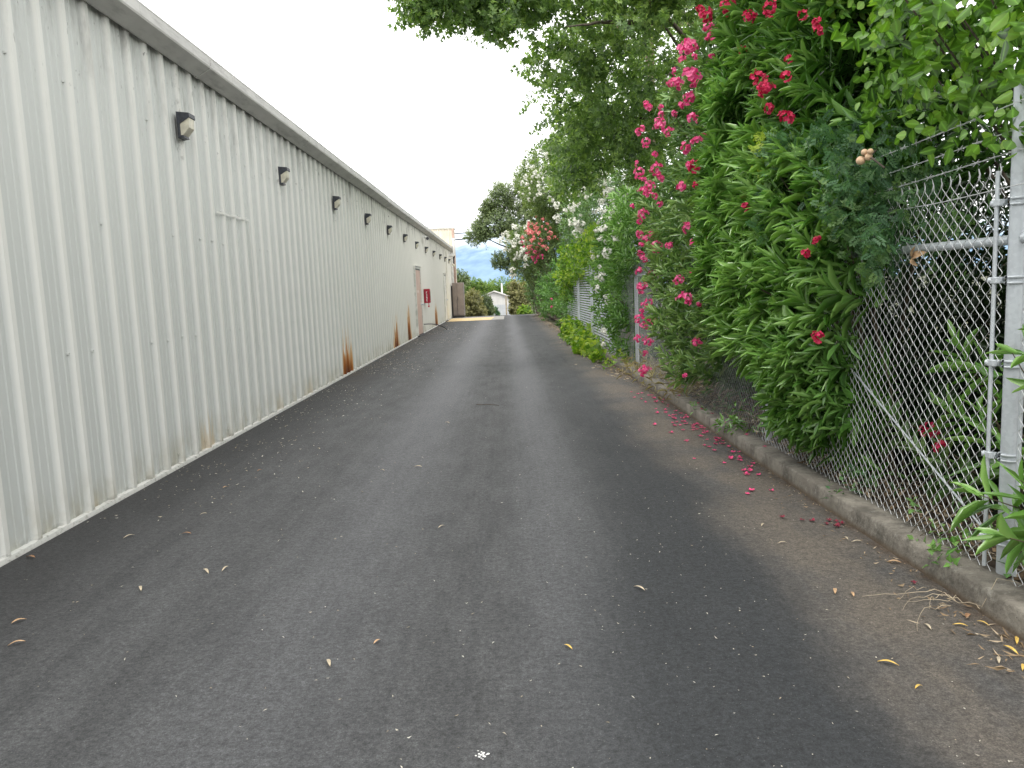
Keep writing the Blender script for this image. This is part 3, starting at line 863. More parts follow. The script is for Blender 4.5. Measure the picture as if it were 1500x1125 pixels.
# ------------------------------------------------------------------ wall lamps
def make_lamp():
    r = empty('wall_lamp', (0, 0, 0))
    b = MB()
    b.box(0, -.085, -.135, .028, .085, .12, ch=.006)                    # back box
    # hood: wedge reaching out at the top
    vs = []
    for y in (-.088, .088): vs += [(.0, y, .135), (.135, y, .118), (.138, y, .075), (.028, y, .01), (.0, y, .01)]
    b.add(vs, [(0, 1, 2, 3, 4), (9, 8, 7, 6, 5), (0, 5, 6, 1), (1, 6, 7, 2), (2, 7, 8, 3), (3, 8, 9, 4), (4, 9, 5, 0)])
    b.add([(.0, -.08, -.138), (.0, .08, -.138), (.062, .08, -.130), (.062, -.08, -.130), (.0, -.08, -.11), (.0, .08, -.11), (.055, .08, -.108), (.055, -.08, -.108)],
          [(0, 1, 2, 3), (4, 7, 6, 5), (0, 3, 7, 4), (1, 5, 6, 2), (2, 6, 7, 3)])
    b.build('housing', M['bronze'], r)
    b = MB(); vs = []
    for y in (-.074, .074): vs += [(.03, y, .012), (.128, y, .070), (.122, y, -.03), (.055, y, -.106), (.03, y, -.106)]
    b.add(vs, [(0, 4, 3, 2, 1), (5, 6, 7, 8, 9), (1, 2, 7, 6), (2, 3, 8, 7), (3, 4, 9, 8), (0, 1, 6, 5)])
    b.build('lens', M['lens'], r)
    return r
lamp = make_lamp()
LY = [7.27, 10.41, 13.60, 16.68, 19.75, 22.85, 25.75, 28.9, 31.9, 35.1, 38.0, 40.7]
ords = ['largest and nearest', 'second nearest', 'third nearest', 'fourth nearest', 'fifth nearest', 'sixth nearest', 'seventh nearest', 'eighth nearest', 'ninth nearest', 'tenth nearest', 'eleventh nearest', 'twelfth and farthest']
near = ['above left of the sheet seam', 'above right of the sheet seam', 'high under the gutter', 'high under the gutter', 'left of the pink door top', 'just left of the pink door',
        'just below the security camera', 'beyond the red cabinet', 'between the two doors', 'left of the far white door', 'beyond the far white door', 'beside the vent pipe']
for i, y in enumerate(LY):
    o = lamp if i == 0 else copy_tree(lamp)
    o.location = (XW + .033, y, 3.02 if i < 6 else 2.98); o.scale = (.85, .8, .85)
    tag(o, 'dark wedge wall lamp, %s camera, %s' % (ords[i], near[i]), 'wall lamp', 'wall lamps along the metal building')
# security camera
c = empty('security_camera', (XW + .03, 28.2, 3.36), 0, 'small white security camera on a bracket under the gutter of the ribbed wall', 'security camera')
b = MB(); b.tube([(0, 0, .05), (.12, 0, .05), (.14, 0, 0.02)], .022, 8); b.box(0, -.06, -.01, .02, .06, .11, ch=.004); b.build('bracket', M['white'], c)
b = MB(); b.tube([(.20, -.24, -.03), (.13, .12, .0)], .065, 12); b.build('camera_body', M['white'], c)
b = MB(); b.tube([(.2035, -.258, -.0315), (.2, -.2405, -.03)], .055, 12); b.build('camera_lens', M['dark'], c)
# floodlight near far end
c = empty('flood_light', (XW + .03, 42.0, 2.85), 0, 'small white twin floodlight high at the far corner of the ribbed wall', 'floodlight')
b = MB(); b.tube([(0, 0, 0), (.10, 0, 0)], .03, 8); b.build('bracket', M['white'], c)
for s in (-1, 1):
    b = MB(); b.tube([(.10, s * .05, 0), (.16, s * .10, -.03), (.26, s * .14, -.09)], [.03, .05, .085], 12); b.build('lamp_head', M['lens'], c)

# red extinguisher cabinet
c = empty('extinguisher_cabinet', (XW, 27.7, 1.04), 0, 'red fire extinguisher cabinet with white lettering on the wall right of the pink door', 'cabinet')
b = MB(); b.box(.034, -.16, 0, .235, .16, .50, ch=.008); b.build('cabinet_body', M['red'], c)
b = MB(); b.box(.2355, -.13, .03, .244, .13, .47, ch=.003); b.build('door', M['red'], c)
b = MB(); b.box(.2445, -.09, .1, .247, .05, .42); b.build('window', M['glass'], c)
def letters(b, O, text, size, dx, dz):
    """block letters on the near side (faces -Y), stacked upward"""
    G = {'F': ['111', '100', '110', '100', '100'], 'I': ['111', '010', '010', '010', '111'], 'R': ['110', '101', '110', '101', '101'], 'E': ['111', '100', '110', '100', '111']}
    s = size / 5
    for n, ch in enumerate(text):
        for r, row in enumerate(G[ch]):
            for q, v in enumerate(row):
                if v == '1':
                    x = O[0] + dx * n + q * s; z = O[2] + dz * n - r * s
                    b.box(x, O[1] - .003, z - s, x + s, O[1], z)
b = MB(); letters(b, (.115, -.1605, .41), 'FIRE', .075, 0, -.09); b.build('lettering', M['white'], c)
b = MB(); b.tube([(.18, -.04, -.10), (.18, -.02, -.02), (.16, 0, 0)], .014, 8); b.sphere((.18, -.045, -.12), .035, 8, 6); b.build('pull_tag', M['fl_coral'], c)
# black hose from the wall
b = MB(); P = []
for i in range(13):
    t = i / 12; P.append((XW + .06 + .62 * t, 26.9 + 1.9 * t, .02 + .30 * (1 - t) ** .6 * (1 - .2 * t) + (.06 * math.sin(t * PI))))
b.tube(P, .016, 7)
tag(b.build('hose', M['cable']), 'thin black hose arching from the wall foot to the asphalt by the pink door', 'hose')
# taupe utility cabinet at the far end
c = empty('utility_cabinet', (-2.52, 41.6, zg(41.6)), 0, 'tall taupe steel cabinet standing against the far end of the ribbed wall', 'cabinet')
b = MB(); b.box(-.30, -.30, .10, .30, .5, 1.86, ch=.012); b.build('cabinet_body', M['cabinet'], c)
b = MB(); b.box(-.27, -.325, .14, -.075, -.302, 1.82, ch=.004); b.build('door', M['cabinet'], c)
b = MB(); b.box(-.05, -.325, .14, .27, -.302, 1.82, ch=.004); d = b.build('door', M['cabinet'], c)
b = MB(); b.box(-.072, -.318, .14, -.053, -.3025, 1.0); b.build('gap', M['dark'], c)
b = MB(); b.tube([(-.02, -.36, .95), (-.02, -.36, 1.12)], .012, 6); b.build('handle', M['dark'], d)
b = MB(); b.box(-.33, -.33, 0.0, .28, .5, .098); b.box(-.36, -.27, .1, -.302, .45, 1.7); b.build('plinth', M['dark'], c)
#@@PART3
# ------------------------------------------------------------------ chain-link fence
FX, FA = 2.135, .0052          # fence line and its small turn
fence = empty('chain_link_fence', (FX, 0, .10), FA, 'galvanised chain link fence with barbed wire strands along the kerb, half buried in oleanders', 'fence')
def chain_mesh(length, height, name, r=.0019, mat='wire'):
    p = .036; n = int(length / p); ns = int(height / .031)
    V = []; F = []; ring = np.array([(1, 0), (0, 1), (-1, 0), (0, -1)], float) * r
    vid = 0
    for k in range(n):
        y0 = k * p + p / 2
        sgn = 1 if k % 2 else -1
        zs = np.arange(ns + 1) * .031 + .01
        nodes = []
        for i in range(ns * 4 + 1):      # softly bent zigzag
            t = i / 4; q = t % 2; tri = 1 - 2 * abs(q - 1) if False else (1 - 2 * q if q < 1 else 2 * q - 3)
            s = sgn * (.35 * tri + .65 * math.cos(PI * t))
            nodes.append((0.0034 * s, y0 + s * p * .55, t * .031 + .01))
        # twisted selvage on top
        s = sgn * (1 if ns % 2 == 0 else -1)
        yt = y0 + s * p * .5
        nodes.append((0.003, yt - s * .003, zs[-1] + .02)); nodes.append((-.002, yt + .002, zs[-1] + .045))
        nodes = np.array(nodes)
        nodes += np.random.default_rng(k).normal(0, .0005, nodes.shape)
        for q in nodes:
            for a in ring: V.append((q[0] + a[0], q[1] + a[1] * 1.3, q[2]))
        m = len(nodes)
        for i in range(m - 1):
            for j in range(4):
                F.append((vid + i * 4 + j, vid + i * 4 + (j + 1) % 4, vid + (i + 1) * 4 + (j + 1) % 4, vid + (i + 1) * 4 + j))
        vid += m * 4
    return np_mesh(name, np.array(V), np.array(F), M[mat], None, None)
PY = [.15, 3.20, 6.17, 9.20, 12.25, 14.75]
src = chain_mesh(3.0, 1.72, 'chain_mesh')
src.parent = fence; src.location = (-.045, 3.22, .0)
c_ = copy_part(src, fence); c_.location = (-.045, .10, .0)
far_ = chain_mesh(3.0, 1.72, 'chain_mesh', .0014, 'far_wire'); far_.parent = fence; far_.location = (-.045, 6.2, 0)
c_ = copy_part(far_, fence); c_.location = (-.045, 9.23, .0)
short = chain_mesh(2.45, 1.72, 'chain_mesh', .0012, 'far_wire'); short.parent = fence; short.location = (-.045, 12.28, 0)
for i, y in enumerate(PY):
    b = MB()
    if i == 1:
        b.tube([(0, y, -.15), (0, y, 2.055)], .034, 20); b.tube([(0, y, 2.055), (0, y, 2.075)], [.037, .025], 20)
        o = b.build('post', M['steel'], fence); o['label'] = 'thick terminal post nearest the camera'
    else:
        b.tube([(0, y, -.15), (0, y, 1.98)], .028, 12); b.sphere((0, y, 1.98), .033, 10, 6, (1, 1, .6))
        b.build('post', M['steel'], fence)
b = MB(); b.tube([(-.052, 3.262, .03), (-.052, 3.262, 1.73)], .009, 6); b.tube([(-.01, 3.125, .03), (-.01, 3.125, 1.73)], .009, 6)
b.build('tension_bar', M['steel'], fence)
for z in (.16, .53, .93, 1.28, 1.60):
    b = MB()
    for q in range(2): b.tube([(.039 * math.cos(t), 3.2 + .039 * math.sin(t), z + .012 * (2 * q - 1)) for t in np.linspace(-PI * .95, PI * .95, 17)], .006, 6, False)
    b.tube([(-.03, 3.238, z), (-.058, 3.288, z)], .014, 8); b.box(-.062, 3.235, z - .014, -.042, 3.285, z + .014, ch=.003)
    b.build('band', M['steel'], fence)
for (a, c_) in ((3.24, 6.14), (6.2, 9.17), (9.23, 12.22), (.18, 3.16), (12.28, 14.72)):
    b = MB(); b.tube([(0, a, 1.445), (0, c_, 1.45)], .021, 12); b.build('rail', M['steel'], fence)
b = MB(); b.tube([(-.025, 3.28, .16), (-.02, 6.12, 1.40)], .0055, 6); b.build('truss_rod', M['steel'], fence)
b = MB(); b.tube([(-.025, 3.12, .16), (-.02, .2, 1.40)], .0055, 6); b.build('truss_rod', M['steel'], fence)
b = MB(); P = [(-.05, y, 1.66 - .012 * math.sin((y * 2.1)) ** 2) for y in np.arange(.2, 14.6, .15)]; b.tube(P, .0024, 4); b.build('tension_wire', M['wire'], fence)
for zi in (1.80, 1.885, 1.99):
    b = MB()
    for ph in (0, PI):
        P = []
        for y in np.arange(.15, 14.76, .045):
            sag = -.03 * math.sin(((y - .15) % 3.02) / 3.02 * PI)
            P.append((-.03 + .003 * math.cos(y * 80 + ph), y, zi + sag + .003 * math.sin(y * 80 + ph)))
        b.tube(P, .0017, 4, False)
    for y in np.arange(.2, 14.7, .125):
        sag = -.03 * math.sin(((y - .15) % 3.02) / 3.02 * PI)
        a = random.uniform(0, PI)
        for q in (0, 1.57):
            dx, dz = .018 * math.cos(a + q), .018 * math.sin(a + q)
            b.tube([(-.03 - dx, y - .004, zi + sag - dz), (-.03 + dx, y + .004, zi + sag + dz)], .0014, 3, False)
        b.tube([(-.03, y - .01, zi + sag), (-.03, y + .01, zi + sag)], .0042, 5, False)
    b.build('barbed_wire', M['wire'], fence)

# slatted fence further on
sf = empty('slatted_fence', (FX - .012, 0, .08), FA, 'grey fence of narrow horizontal metal slats beyond the chain link, under yellow-green vine', 'fence')
for (a, c_) in ((14.85, 17.95), (18.05, 21.0), (21.1, 24.2)):
    b = MB()
    for i in range(29):
        z = .06 + i * .061
        b.add([(-.010, a, z), (-.010, c_, z), (.008, c_, z + .034), (.008, a, z + .034)], [(0, 1, 2, 3)])
    b.build('slat_panel', M['slat'], sf)
for y in (14.8, 18.0, 21.05, 24.25):
    b = MB(); b.tube([(-.03, y, -.1), (-.03, y, 1.9)], .032, 10); b.sphere((-.03, y, 1.9), .036, 8, 6, (1, 1, .5)); b.build('post', M['steel'], sf)
b = MB(); b.box(-.045, 16.35, 1.25, -.036, 16.47, 1.66); b.build('marker_strip', M['white'], sf)

# ------------------------------------------------------------------ hedge plants
def front_axes(n, mx=-.8, mz=.42, sx=.28, sy=.42, sz=.32, my=0.0):
    return np.stack([RNG.normal(mx, sx, n), RNG.normal(my, sy, n), RNG.normal(mz, sz, n)], 1)
def poly_bush(name, label, cat, poly, x0, depth, n, mat, base, nper=16, s=.26, L=.16, W=.026, thr=-.35, ax=None, **kw):
    P = poly_points(poly, n, x0, depth, thr=thr)
    kw['extra'] = 1.0 - 4.2 * np.clip((P[:, 0] + .0052 * P[:, 1] - x0 + .1) / depth, 0, 1)   # leaves deep inside tinted darker, shade put into their colour
    return grow(name, label, cat, base, P, front_axes(len(P), **(ax or {})), mat, nper, s, L, W, **kw)
def inset(poly, q):
    cy = sum(p[0] for p in poly) / len(poly); cz = sum(p[1] for p in poly) / len(poly)
    return [(cy + (y - cy) * q, cz + (z - cz) * q) for y, z in poly]

RED = [(4.5, 3.2), (4.9, 4.2), (6.66, 4.25), (7.1, 3.53), (7.37, 2.76), (7.28, 1.94), (6.73, 1.37), (6.2, .98), (5.62, 0.72), (5.3, 0.36), (4.95, 0.22), (4.75, 0.36), (4.60, 0.8), (4.55, 1.14), (4.42, 1.36), (4.42, 1.79), (4.42, 2.14), (4.55, 2.54)]
_pp = poly_points
def poly_points(poly, n, x0, depth, nscale=1.6, thr=-0.35, power=1.6):
    P = _pp(poly, n, x0, depth, nscale, thr, power)
    if poly is RED:      # nothing of the crimson bush hangs inside the near bay of the fence
        P = P[(P[:, 0] < 2.0) | (P[:, 1] > 5.7) | (P[:, 2] > 2.0)]
    return P
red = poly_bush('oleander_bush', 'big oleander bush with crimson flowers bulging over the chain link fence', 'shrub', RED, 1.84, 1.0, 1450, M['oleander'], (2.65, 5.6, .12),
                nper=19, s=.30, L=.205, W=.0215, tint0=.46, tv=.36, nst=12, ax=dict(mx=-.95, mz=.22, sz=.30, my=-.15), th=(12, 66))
P = poly_points([(4.62, 1.0), (5.7, .95), (5.45, .34), (4.95, .14), (4.7, .20), (4.62, .5)], 210, 1.86, .35)
foliage_mesh('low_foliage', [shoot_leaves(P - np.array(red.location), front_axes(210, -.8, -.05, .3, .45, .3), 17, .26, .16, .025, 15, 85, .46, .3, .2, fnoise(P, 1.7))], M['oleander'], red, LANCE)
REDF = [(6.66, 3.64), (6.32, 3.52), (5.92, 3.4), (5.76, 3.05), (5.43, 3.2), (5.22, 2.50), (5.22, 2.62), (4.98, 2.74), (5.03, 2.63), (4.67, 2.34), (4.69, 2.89), (4.51, 2.76), (4.40, 2.80), (4.65, 2.64), (4.40, 1.15), (4.36, 1.53), (4.40, 1.60), (5.44, 1.97), (6.31, 2.3), (6.27, 2.41), (6.9, 2.43), (6.95, 2.23), (5.24, 2.70), (5.9, 3.45), (5.75, 3.62), (6.3, 3.72), (5.0, 3.05)]
flowers(red, 'red', to_local(red, [(1.76 - .0052 * y + random.uniform(-.05, .05), y, z) for y, z in REDF]), .72, 1.05, .03)
PINK = [(6.9, 4.3), (7.84, 4.2), (8.64, 3.57), (10.0, 3.57), (10.6, 2.88), (10.3, 2.19), (9.7, 1.9), (9.3, 1.4), (9.0, .9), (8.6, .5), (8.04, .34), (7.34, .42), (6.96, .88), (6.84, 1.37), (7.16, 1.93), (7.25, 2.74), (6.99, 3.49)]
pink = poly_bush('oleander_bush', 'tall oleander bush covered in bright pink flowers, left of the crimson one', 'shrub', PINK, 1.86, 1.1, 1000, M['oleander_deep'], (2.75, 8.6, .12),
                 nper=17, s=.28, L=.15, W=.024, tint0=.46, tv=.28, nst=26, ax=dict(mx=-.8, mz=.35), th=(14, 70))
PINKF = [(6.62, 3.46), (6.8, 3.33), (7.2, 3.3), (7.01, 3.19), (7.32, 3.51), (6.95, 2.68), (7.09, 3.02), (6.98, 2.85), (8.05, 3.06), (8.2, 3.19), (8.0, 2.95), (9.5, 3.48), (7.94, 3.4), (7.64, 3.52), (9.38, 2.55), (9.31, 2.43), (8.87, 2.32), (10.04, 2.85), (9.79, 2.94), (8.22, 2.5), (7.07, 2.44), (7.15, 2.29), (10.05, 2.17), (9.37, 1.83), (9.53, 1.92), (8.31, 1.76), (7.84, 1.49), (7.13, 1.5), (7.0, 1.79), (6.95, 1.75), (7.19, 1.25), (7.26, 0.86), (7.2, 0.53), (9.49, 1.51), (10.0, 1.38), (9.65, 1.21), (9.38, 1.22), (9.63, 0.96), (9.43, 0.71), (9.37, 0.42), (9.5, 0.91),
         (8.9, 3.3), (8.6, 3.1), (9.1, 3.05), (9.6, 2.7), (9.0, 2.7), (9.2, 2.0), (9.45, 1.7), (9.5, 2.2), (9.3, 2.48), (8.8, 2.25), (9.55, 1.1), (7.1, 2.6), (7.3, 3.1), (6.95, 3.4), (7.0, 2.0), (9.9, 2.4), (9.7, 2.0)]
PINKF += [(random.gauss(9.5, .35), random.uniform(.5, 3.3)) for _ in range(12)] + [(random.gauss(7.05, .16), random.uniform(.9, 3.7)) for _ in range(6)] + [(random.uniform(7.6, 8.8), random.uniform(2.4, 3.9)) for _ in range(5)]
PINKF = [q for q in PINKF if not (7.4 < q[0] < 9.0 and q[1] < 1.0)]
flowers(pink, 'pink', to_local(pink, [(1.78 - .0052 * y + random.uniform(-.07, .06), y, z) for y, z in PINKF]), .8, 1.3, .03)
# the arching flowering sprays that hang over the far side of the pink bush
spr = [np.array([(1.80, y, z) for y, z in PINKF if y > 9.2])]
WHT = [(10.9, 2.75), (12.81, 2.85), (14.3, 2.5), (15.4, 1.9), (14.5, 1.2), (13.87, .25), (12.8, .15), (12.4, .74), (12.9, 1.49), (11.3, 1.85)]
wht = poly_bush('oleander_bush', 'white-flowered oleander hanging down between the chain link and the slatted fence', 'shrub', WHT, 1.80, .7, 560, M['oleander'], (2.6, 13.2, .12),
                nper=15, s=.24, L=.14, W=.024, tpl=LANCE, tint0=.56, tv=.28, nst=12)
WHF = [(12.03, 2.48), (12.5, 2.3), (12.59, 2.21), (11.9, 2.1), (12.26, 1.97), (12.99, 2.12), (13.88, 1.97), (13.99, 1.88), (11.5, 2.5), (11.7, 2.35), (13.34, 2.49), (12.9, 1.61), (13.2, 1.4), (13.0, 1.14), (13.3, 1.13), (13.1, 0.72), (12.9, 0.45), (12.43, 2.25), (11.81, 2.61), (12.4, 2.6), (12.9, 2.7), (13.6, 2.3), (14.4, 2.1), (13.4, 1.8), (14.0, 1.5), (12.1, 2.3), (12.7, 2.45), (13.2, 2.25), (11.6, 2.2), (12.2, 2.15), (13.5, 1.2), (13.2, .6)]
flowers(wht, 'white', to_local(wht, [(1.74 - .0052 * y + random.uniform(-.05, .05), y, z) for y, z in WHF]), .9, 1.4, .04)

# lime-leaved tree over the fence, top right
LIME = [(5.3, 3.6), (5.1, 2.95), (4.5, 2.60), (4.5, 2.42), (4.08, 2.14), (3.77, 2.06), (3.53, 1.90), (3.30, 1.83), (2.93, 1.90), (2.5, 2.0), (2.3, 3.2), (3.3, 3.6)]
P = poly_points(LIME, 540, 1.93, .75, 2.2, -.4)
lime = grow('lime_leaf_tree', 'broad-leaved tree with fresh lime green oval leaves spilling over the barbed wire', 'tree', (3.3, 3.7, .12), P, front_axes(540, -.55, -.30, .4, .5, .3, -.25), M['lime'],
            10, .46, .074, .046, OVATE, (38, 82), .46, .34, .35, 22, .018, stemname='branch', stemmat=M['bark'])
# dark feathery vine on the fence
FEA = [(6.3, 2.3), (5.1, 2.30), (4.45, 2.22), (4.0, 1.93), (3.85, 1.7), (3.95, 1.46), (4.3, 1.34), (4.45, 1.55), (5.3, 1.79), (6.2, 2.0)]
P = poly_points(FEA, 330, 1.86, .42, 3.0, -.5)
fea = grow('feathery_vine', 'dark blue-green feathery vine draped over the fence top beside the beige galls', 'vine', (2.35, 4.6, .12), P, front_axes(330, -.55, -.25, .4, .6, .4), M['feather'],
           8, .20, .075, .075, PINN, (30, 95), .46, .32, .35, 8, .008, bj=.08)
P = poly_points([(5.0, 2.35), (6.5, 2.4), (6.5, 2.15), (5.2, 2.12)], 42, 1.80, .1, 3, -.9)
grow('yellow_vine_shoots', 'yellowish new vine shoots above the dark feathery vine', 'vine', (2.2, 5.8, .12), P, front_axes(42, -.6, .3, .4, .6, .3), M['ivy'], 7, .16, .055, .055, PINN, (30, 90), .62, .25, .2, 4, .006, bj=.06)

# dark shrubs behind the fence (with sky showing between the leaves)
P = np.concatenate([ell_points((3.9, 3.9, 1.3), (.9, 2.0, 1.2), 560, thr=-.6, inner=.3), ell_points((3.6, 5.6, 1.2), (.9, 1.8, 1.3), 520, thr=-.6, inner=.3), ell_points((2.9, 4.9, .55), (.5, 1.9, .5), 330, thr=-.8, inner=.2), ell_points((3.1, 3.6, .8), (.45, .9, .7), 170, thr=-.8, inner=.2)])
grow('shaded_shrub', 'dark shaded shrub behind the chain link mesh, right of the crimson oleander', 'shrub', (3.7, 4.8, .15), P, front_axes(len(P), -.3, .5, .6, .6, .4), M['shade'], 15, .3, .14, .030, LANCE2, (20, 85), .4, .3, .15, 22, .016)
P = np.concatenate([ell_points((6.8, 4.0, .9), (1.4, 5.0, 1.0), 420, thr=-.6, inner=.3), ell_points((5.0, 2.6, .9), (.8, 1.8, .9), 240, thr=-.6, inner=.3)])
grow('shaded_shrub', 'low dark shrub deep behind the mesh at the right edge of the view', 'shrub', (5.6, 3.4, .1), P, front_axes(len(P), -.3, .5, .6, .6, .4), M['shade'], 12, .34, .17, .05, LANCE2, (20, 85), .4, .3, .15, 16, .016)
P = np.concatenate([ell_points((5.6, 4.6, 2.6), (1.2, 3.4, 1.9), 1050, thr=-.45, inner=.3), ell_points((5.0, 2.8, 3.0), (1.0, 1.5, 1.0), 350, thr=-.4, inner=.3)])
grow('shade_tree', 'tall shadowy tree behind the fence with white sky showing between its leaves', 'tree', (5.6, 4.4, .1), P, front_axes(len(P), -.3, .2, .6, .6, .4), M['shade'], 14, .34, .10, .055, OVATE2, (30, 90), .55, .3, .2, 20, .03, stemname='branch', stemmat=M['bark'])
P = np.concatenate([ell_points((3.9, 9.0, 1.6), (1.1, 3.6, 1.6), 420, thr=-.5, inner=.3), ell_points((3.9, 15.5, 1.6), (1.2, 4.5, 1.8), 380, thr=-.5, inner=.3)])
grow('shaded_shrub', 'dark shrub mass deep behind the pink oleander and the fence', 'shrub', (3.9, 12, .15), P, front_axes(len(P), -.3, .5, .6, .6, .4), M['shade'], 14, .3, .15, .034, LANCE2, (20, 85), .4, .3, .15, 16, .016)

# oleander shoots growing through the fence at the right edge
def sprig(name, label, tips, axes, base, nper=15, L=.19, W=.026, s=.24, mat='oleander', group=None, tint0=.66):
    root = empty(name, base, 0, label, 'plant', group); b_ = np.array(base)
    T = np.array(tips, float); A = np.array(axes, float)
    foliage_mesh('foliage', [shoot_leaves(T - b_, A, nper, s, L, W, 15, 88, tint0, .22, .25)], M[mat], root, LANCE)
    stems_mesh(root, (0, 0, 0), T - b_, .009)
    return root
sprig('oleander_shoots', 'bright oleander shoots poking through the fence in front of the thick end post', [(1.93, 3.10, .50), (1.99, 2.94, .60), (1.96, 2.98, .36), (2.02, 2.85, .48)], [(-.8, .25, .45), (-.6, -.1, .8), (-.8, .1, .15), (-.6, -.5, .6)], (2.3, 2.9, .12), nper=12, L=.21, W=.026)
sprig('oleander_shoots', 'small oleander shoots sticking out beside the middle of the thick end post', [(1.98, 3.0, 1.10), (2.02, 2.9, .98), (2.0, 2.8, 1.18)], [(-.8, .3, .2), (-.8, .2, -.1), (-.7, .2, .4)], (2.35, 2.9, .12), nper=10, L=.18)
sprig('oleander_shoots', 'light green oleander shoots behind the mesh left of the thick end post', [(2.22, 3.78, 1.08), (2.25, 3.62, .76), (2.26, 3.92, .72), (2.3, 3.5, .60), (2.24, 3.7, .95)], [(-.3, .25, .9), (-.3, -.1, .9), (-.3, .6, .4), (-.3, -.3, .7), (-.5, .5, .1)], (2.45, 3.75, .12), L=.19, W=.03)
lowred = sprig('oleander_shoots', 'low shaded oleander shoots with one crimson bloom behind the mesh near the kerb', [(2.25, 3.95, .50), (2.25, 4.2, .46), (2.3, 3.8, .42), (2.28, 4.4, .5), (2.3, 4.1, .36), (2.25, 4.55, .62)], [(-.3, .2, .9), (-.4, .4, .5), (-.3, -.3, .6), (-.4, .3, .6), (-.4, 0, .3), (-.3, .5, .6)], (2.5, 4.1, .12), mat='oleander_deep', L=.16, tint0=.4)
flowers(lowred, 'red', to_local(lowred, [(2.2, 3.98, .58), (2.2, 3.86, .53)]), .7, .9)

# vine and ivy further down
VIN = [(13.6, 2.5), (16.75, 2.55), (21.5, 2.5), (25.0, 2.0), (24.5, 1.1), (22.5, .9), (21.5, 1.5), (18.5, 1.85), (15.71, 1.98), (13.6, 2.0)]
P = poly_points(VIN, 430, 1.74, .5, 2.0, -.25)
grow('ivy_vine', 'yellow-green leafy vine draped over the top of the slatted fence', 'vine', (2.35, 18.5, .1), P, front_axes(430, -.6, -.1, .3, .5, .4), M['ivy'], 10, .30, .10, .085, OVATE2, (30, 90), .5, .40, .25, 10, .008, bj=.1)
LOW = [(21.5, .6), (17.5, .46), (15.2, .34), (13.6, .2), (13.6, .10), (14, .06), (21, .06), (22.5, .4)]
P = poly_points(LOW, 200, 1.66, .45, 1.6, -.5)
grow('ivy_vine', 'low clump of yellow-green ivy spilling over the kerb below the slatted fence', 'vine', (2.1, 17, .1), P, front_axes(200, -.5, .5, .3, .5, .3), M['ivy'], 9, .16, .11, .105, OVATE2, (30, 90), .45, .38, .2, 6, .008, bj=.1)

def ell_bush(name, label, cat, c, r, n, mat, base, nper=13, s=.3, L=.15, W=.026, tpl=LANCE2, thr=-.35, up_=.35, **kw):
    P = ell_points(c, r, n, thr=thr)
    A = norm((P - np.array(c)) / np.array(r) ** 2) + RNG.normal(0, .3, (n, 3)) + np.array([0, 0, up_])
    return grow(name, label, cat, base, P, A, mat, nper, s, L, W, tpl=tpl, **kw), P
def face_points(P, c, n, zmin=-9):
    """surface points that look on to the lane or back along it"""
    c = np.array(c); d = P - c
    sc = -d[:, 0] * 1.0 - d[:, 1] * .75 + d[:, 2] * .25 + RNG.normal(0, .25, len(P))
    k = np.argsort(-sc); k = [i for i in k if P[i, 2] > zmin][: int(n * 1.7)]
    k = RNG.permutation(k)[:n]
    return [P[i] + np.array([-.10, -.08, .02]) for i in k]
g_, P = ell_bush('oleander_bush', 'plain green oleander just beyond the slatted fence', 'shrub', (3.05, 23.5, 1.3), (1.45, 2.4, 1.5), 620, M['oleander'], (3.1, 23.5, 0), tint0=.5, nst=16, s=.34, L=.17, W=.03)
g_, P = ell_bush('oleander_bush', 'green oleander at the lane edge below the coral flowers', 'shrub', (2.75, 27.6, 1.3), (1.25, 2.9, 1.6), 800, M['oleander'], (2.8, 27.6, 0), tint0=.52, nst=16, s=.34, L=.18, W=.032)
flowers(g_, 'pink', to_local(g_, [(1.55, 26.2, .75), (1.6, 27.1, 1.0)]), 1, 1.4)
g_, P = ell_bush('oleander_bush', 'farthest green oleander hedge bush at the crest of the lane', 'shrub', (2.5, 33.8, 1.3), (1.15, 3.6, 1.5), 800, M['oleander'], (2.5, 33.8, 0), tint0=.46, nst=12, s=.36, L=.19, W=.036)
c_ = (3.15, 22.5, 3.2); g_, P = ell_bush('oleander_bush', 'tall dark oleander dotted with white flowers above the yellow-green vine', 'shrub', c_, (1.75, 3.0, 1.75), 1150, M['oleander_deep'], (3.2, 22.5, 0), tint0=.45, nst=18, s=.34, L=.17, W=.03, r0=.035)
flowers(g_, 'white', to_local(g_, face_points(P, c_, 62)), 1.3, 2.3)
c_ = (2.35, 31.5, 5.3); g_, P = ell_bush('oleander_bush', 'very tall pale green oleander flecked with cream white flowers against the sky', 'shrub', c_, (1.75, 2.4, 1.95), 1350, M['oleander_pale'], (2.7, 31.5, 0), tint0=.55, nst=18, s=.36, L=.18, W=.036, r0=.04)
flowers(g_, 'white', to_local(g_, face_points(P, c_, 80)), 1.1, 1.9)
c_ = (1.62, 31.0, 3.25); g_, P = ell_bush('oleander_bush', 'oleander bush massed with coral and pink flowers leaning over the far lane', 'shrub', c_, (.95, 1.6, 1.3), 480, M['oleander_pale'], (2.4, 31, 0), tint0=.4, nst=12, s=.34, L=.17, W=.034)
fp = face_points(P, c_, 95)
flowers(g_, 'coral', to_local(g_, [p for p in fp if p[2] > 3.0 + .3 * math.sin(p[1] * 9)]), .9, 1.7); flowers(g_, 'pink', to_local(g_, [p for p in fp if p[2] <= 3.0 + .3 * math.sin(p[1] * 9)]), .9, 1.6)
c_ = (1.15, 37.5, 3.15); g_, P = ell_bush('oleander_bush', 'white-flowered oleander left of the coral one, in front of the dark tree', 'shrub', c_, (1.05, 1.7, 1.5), 560, M['oleander_pale'], (1.9, 37.5, 0), tint0=.42, nst=12, s=.36, L=.18, W=.036)
flowers(g_, 'white', to_local(g_, face_points(P, c_, 85)), 1.5, 2.5)
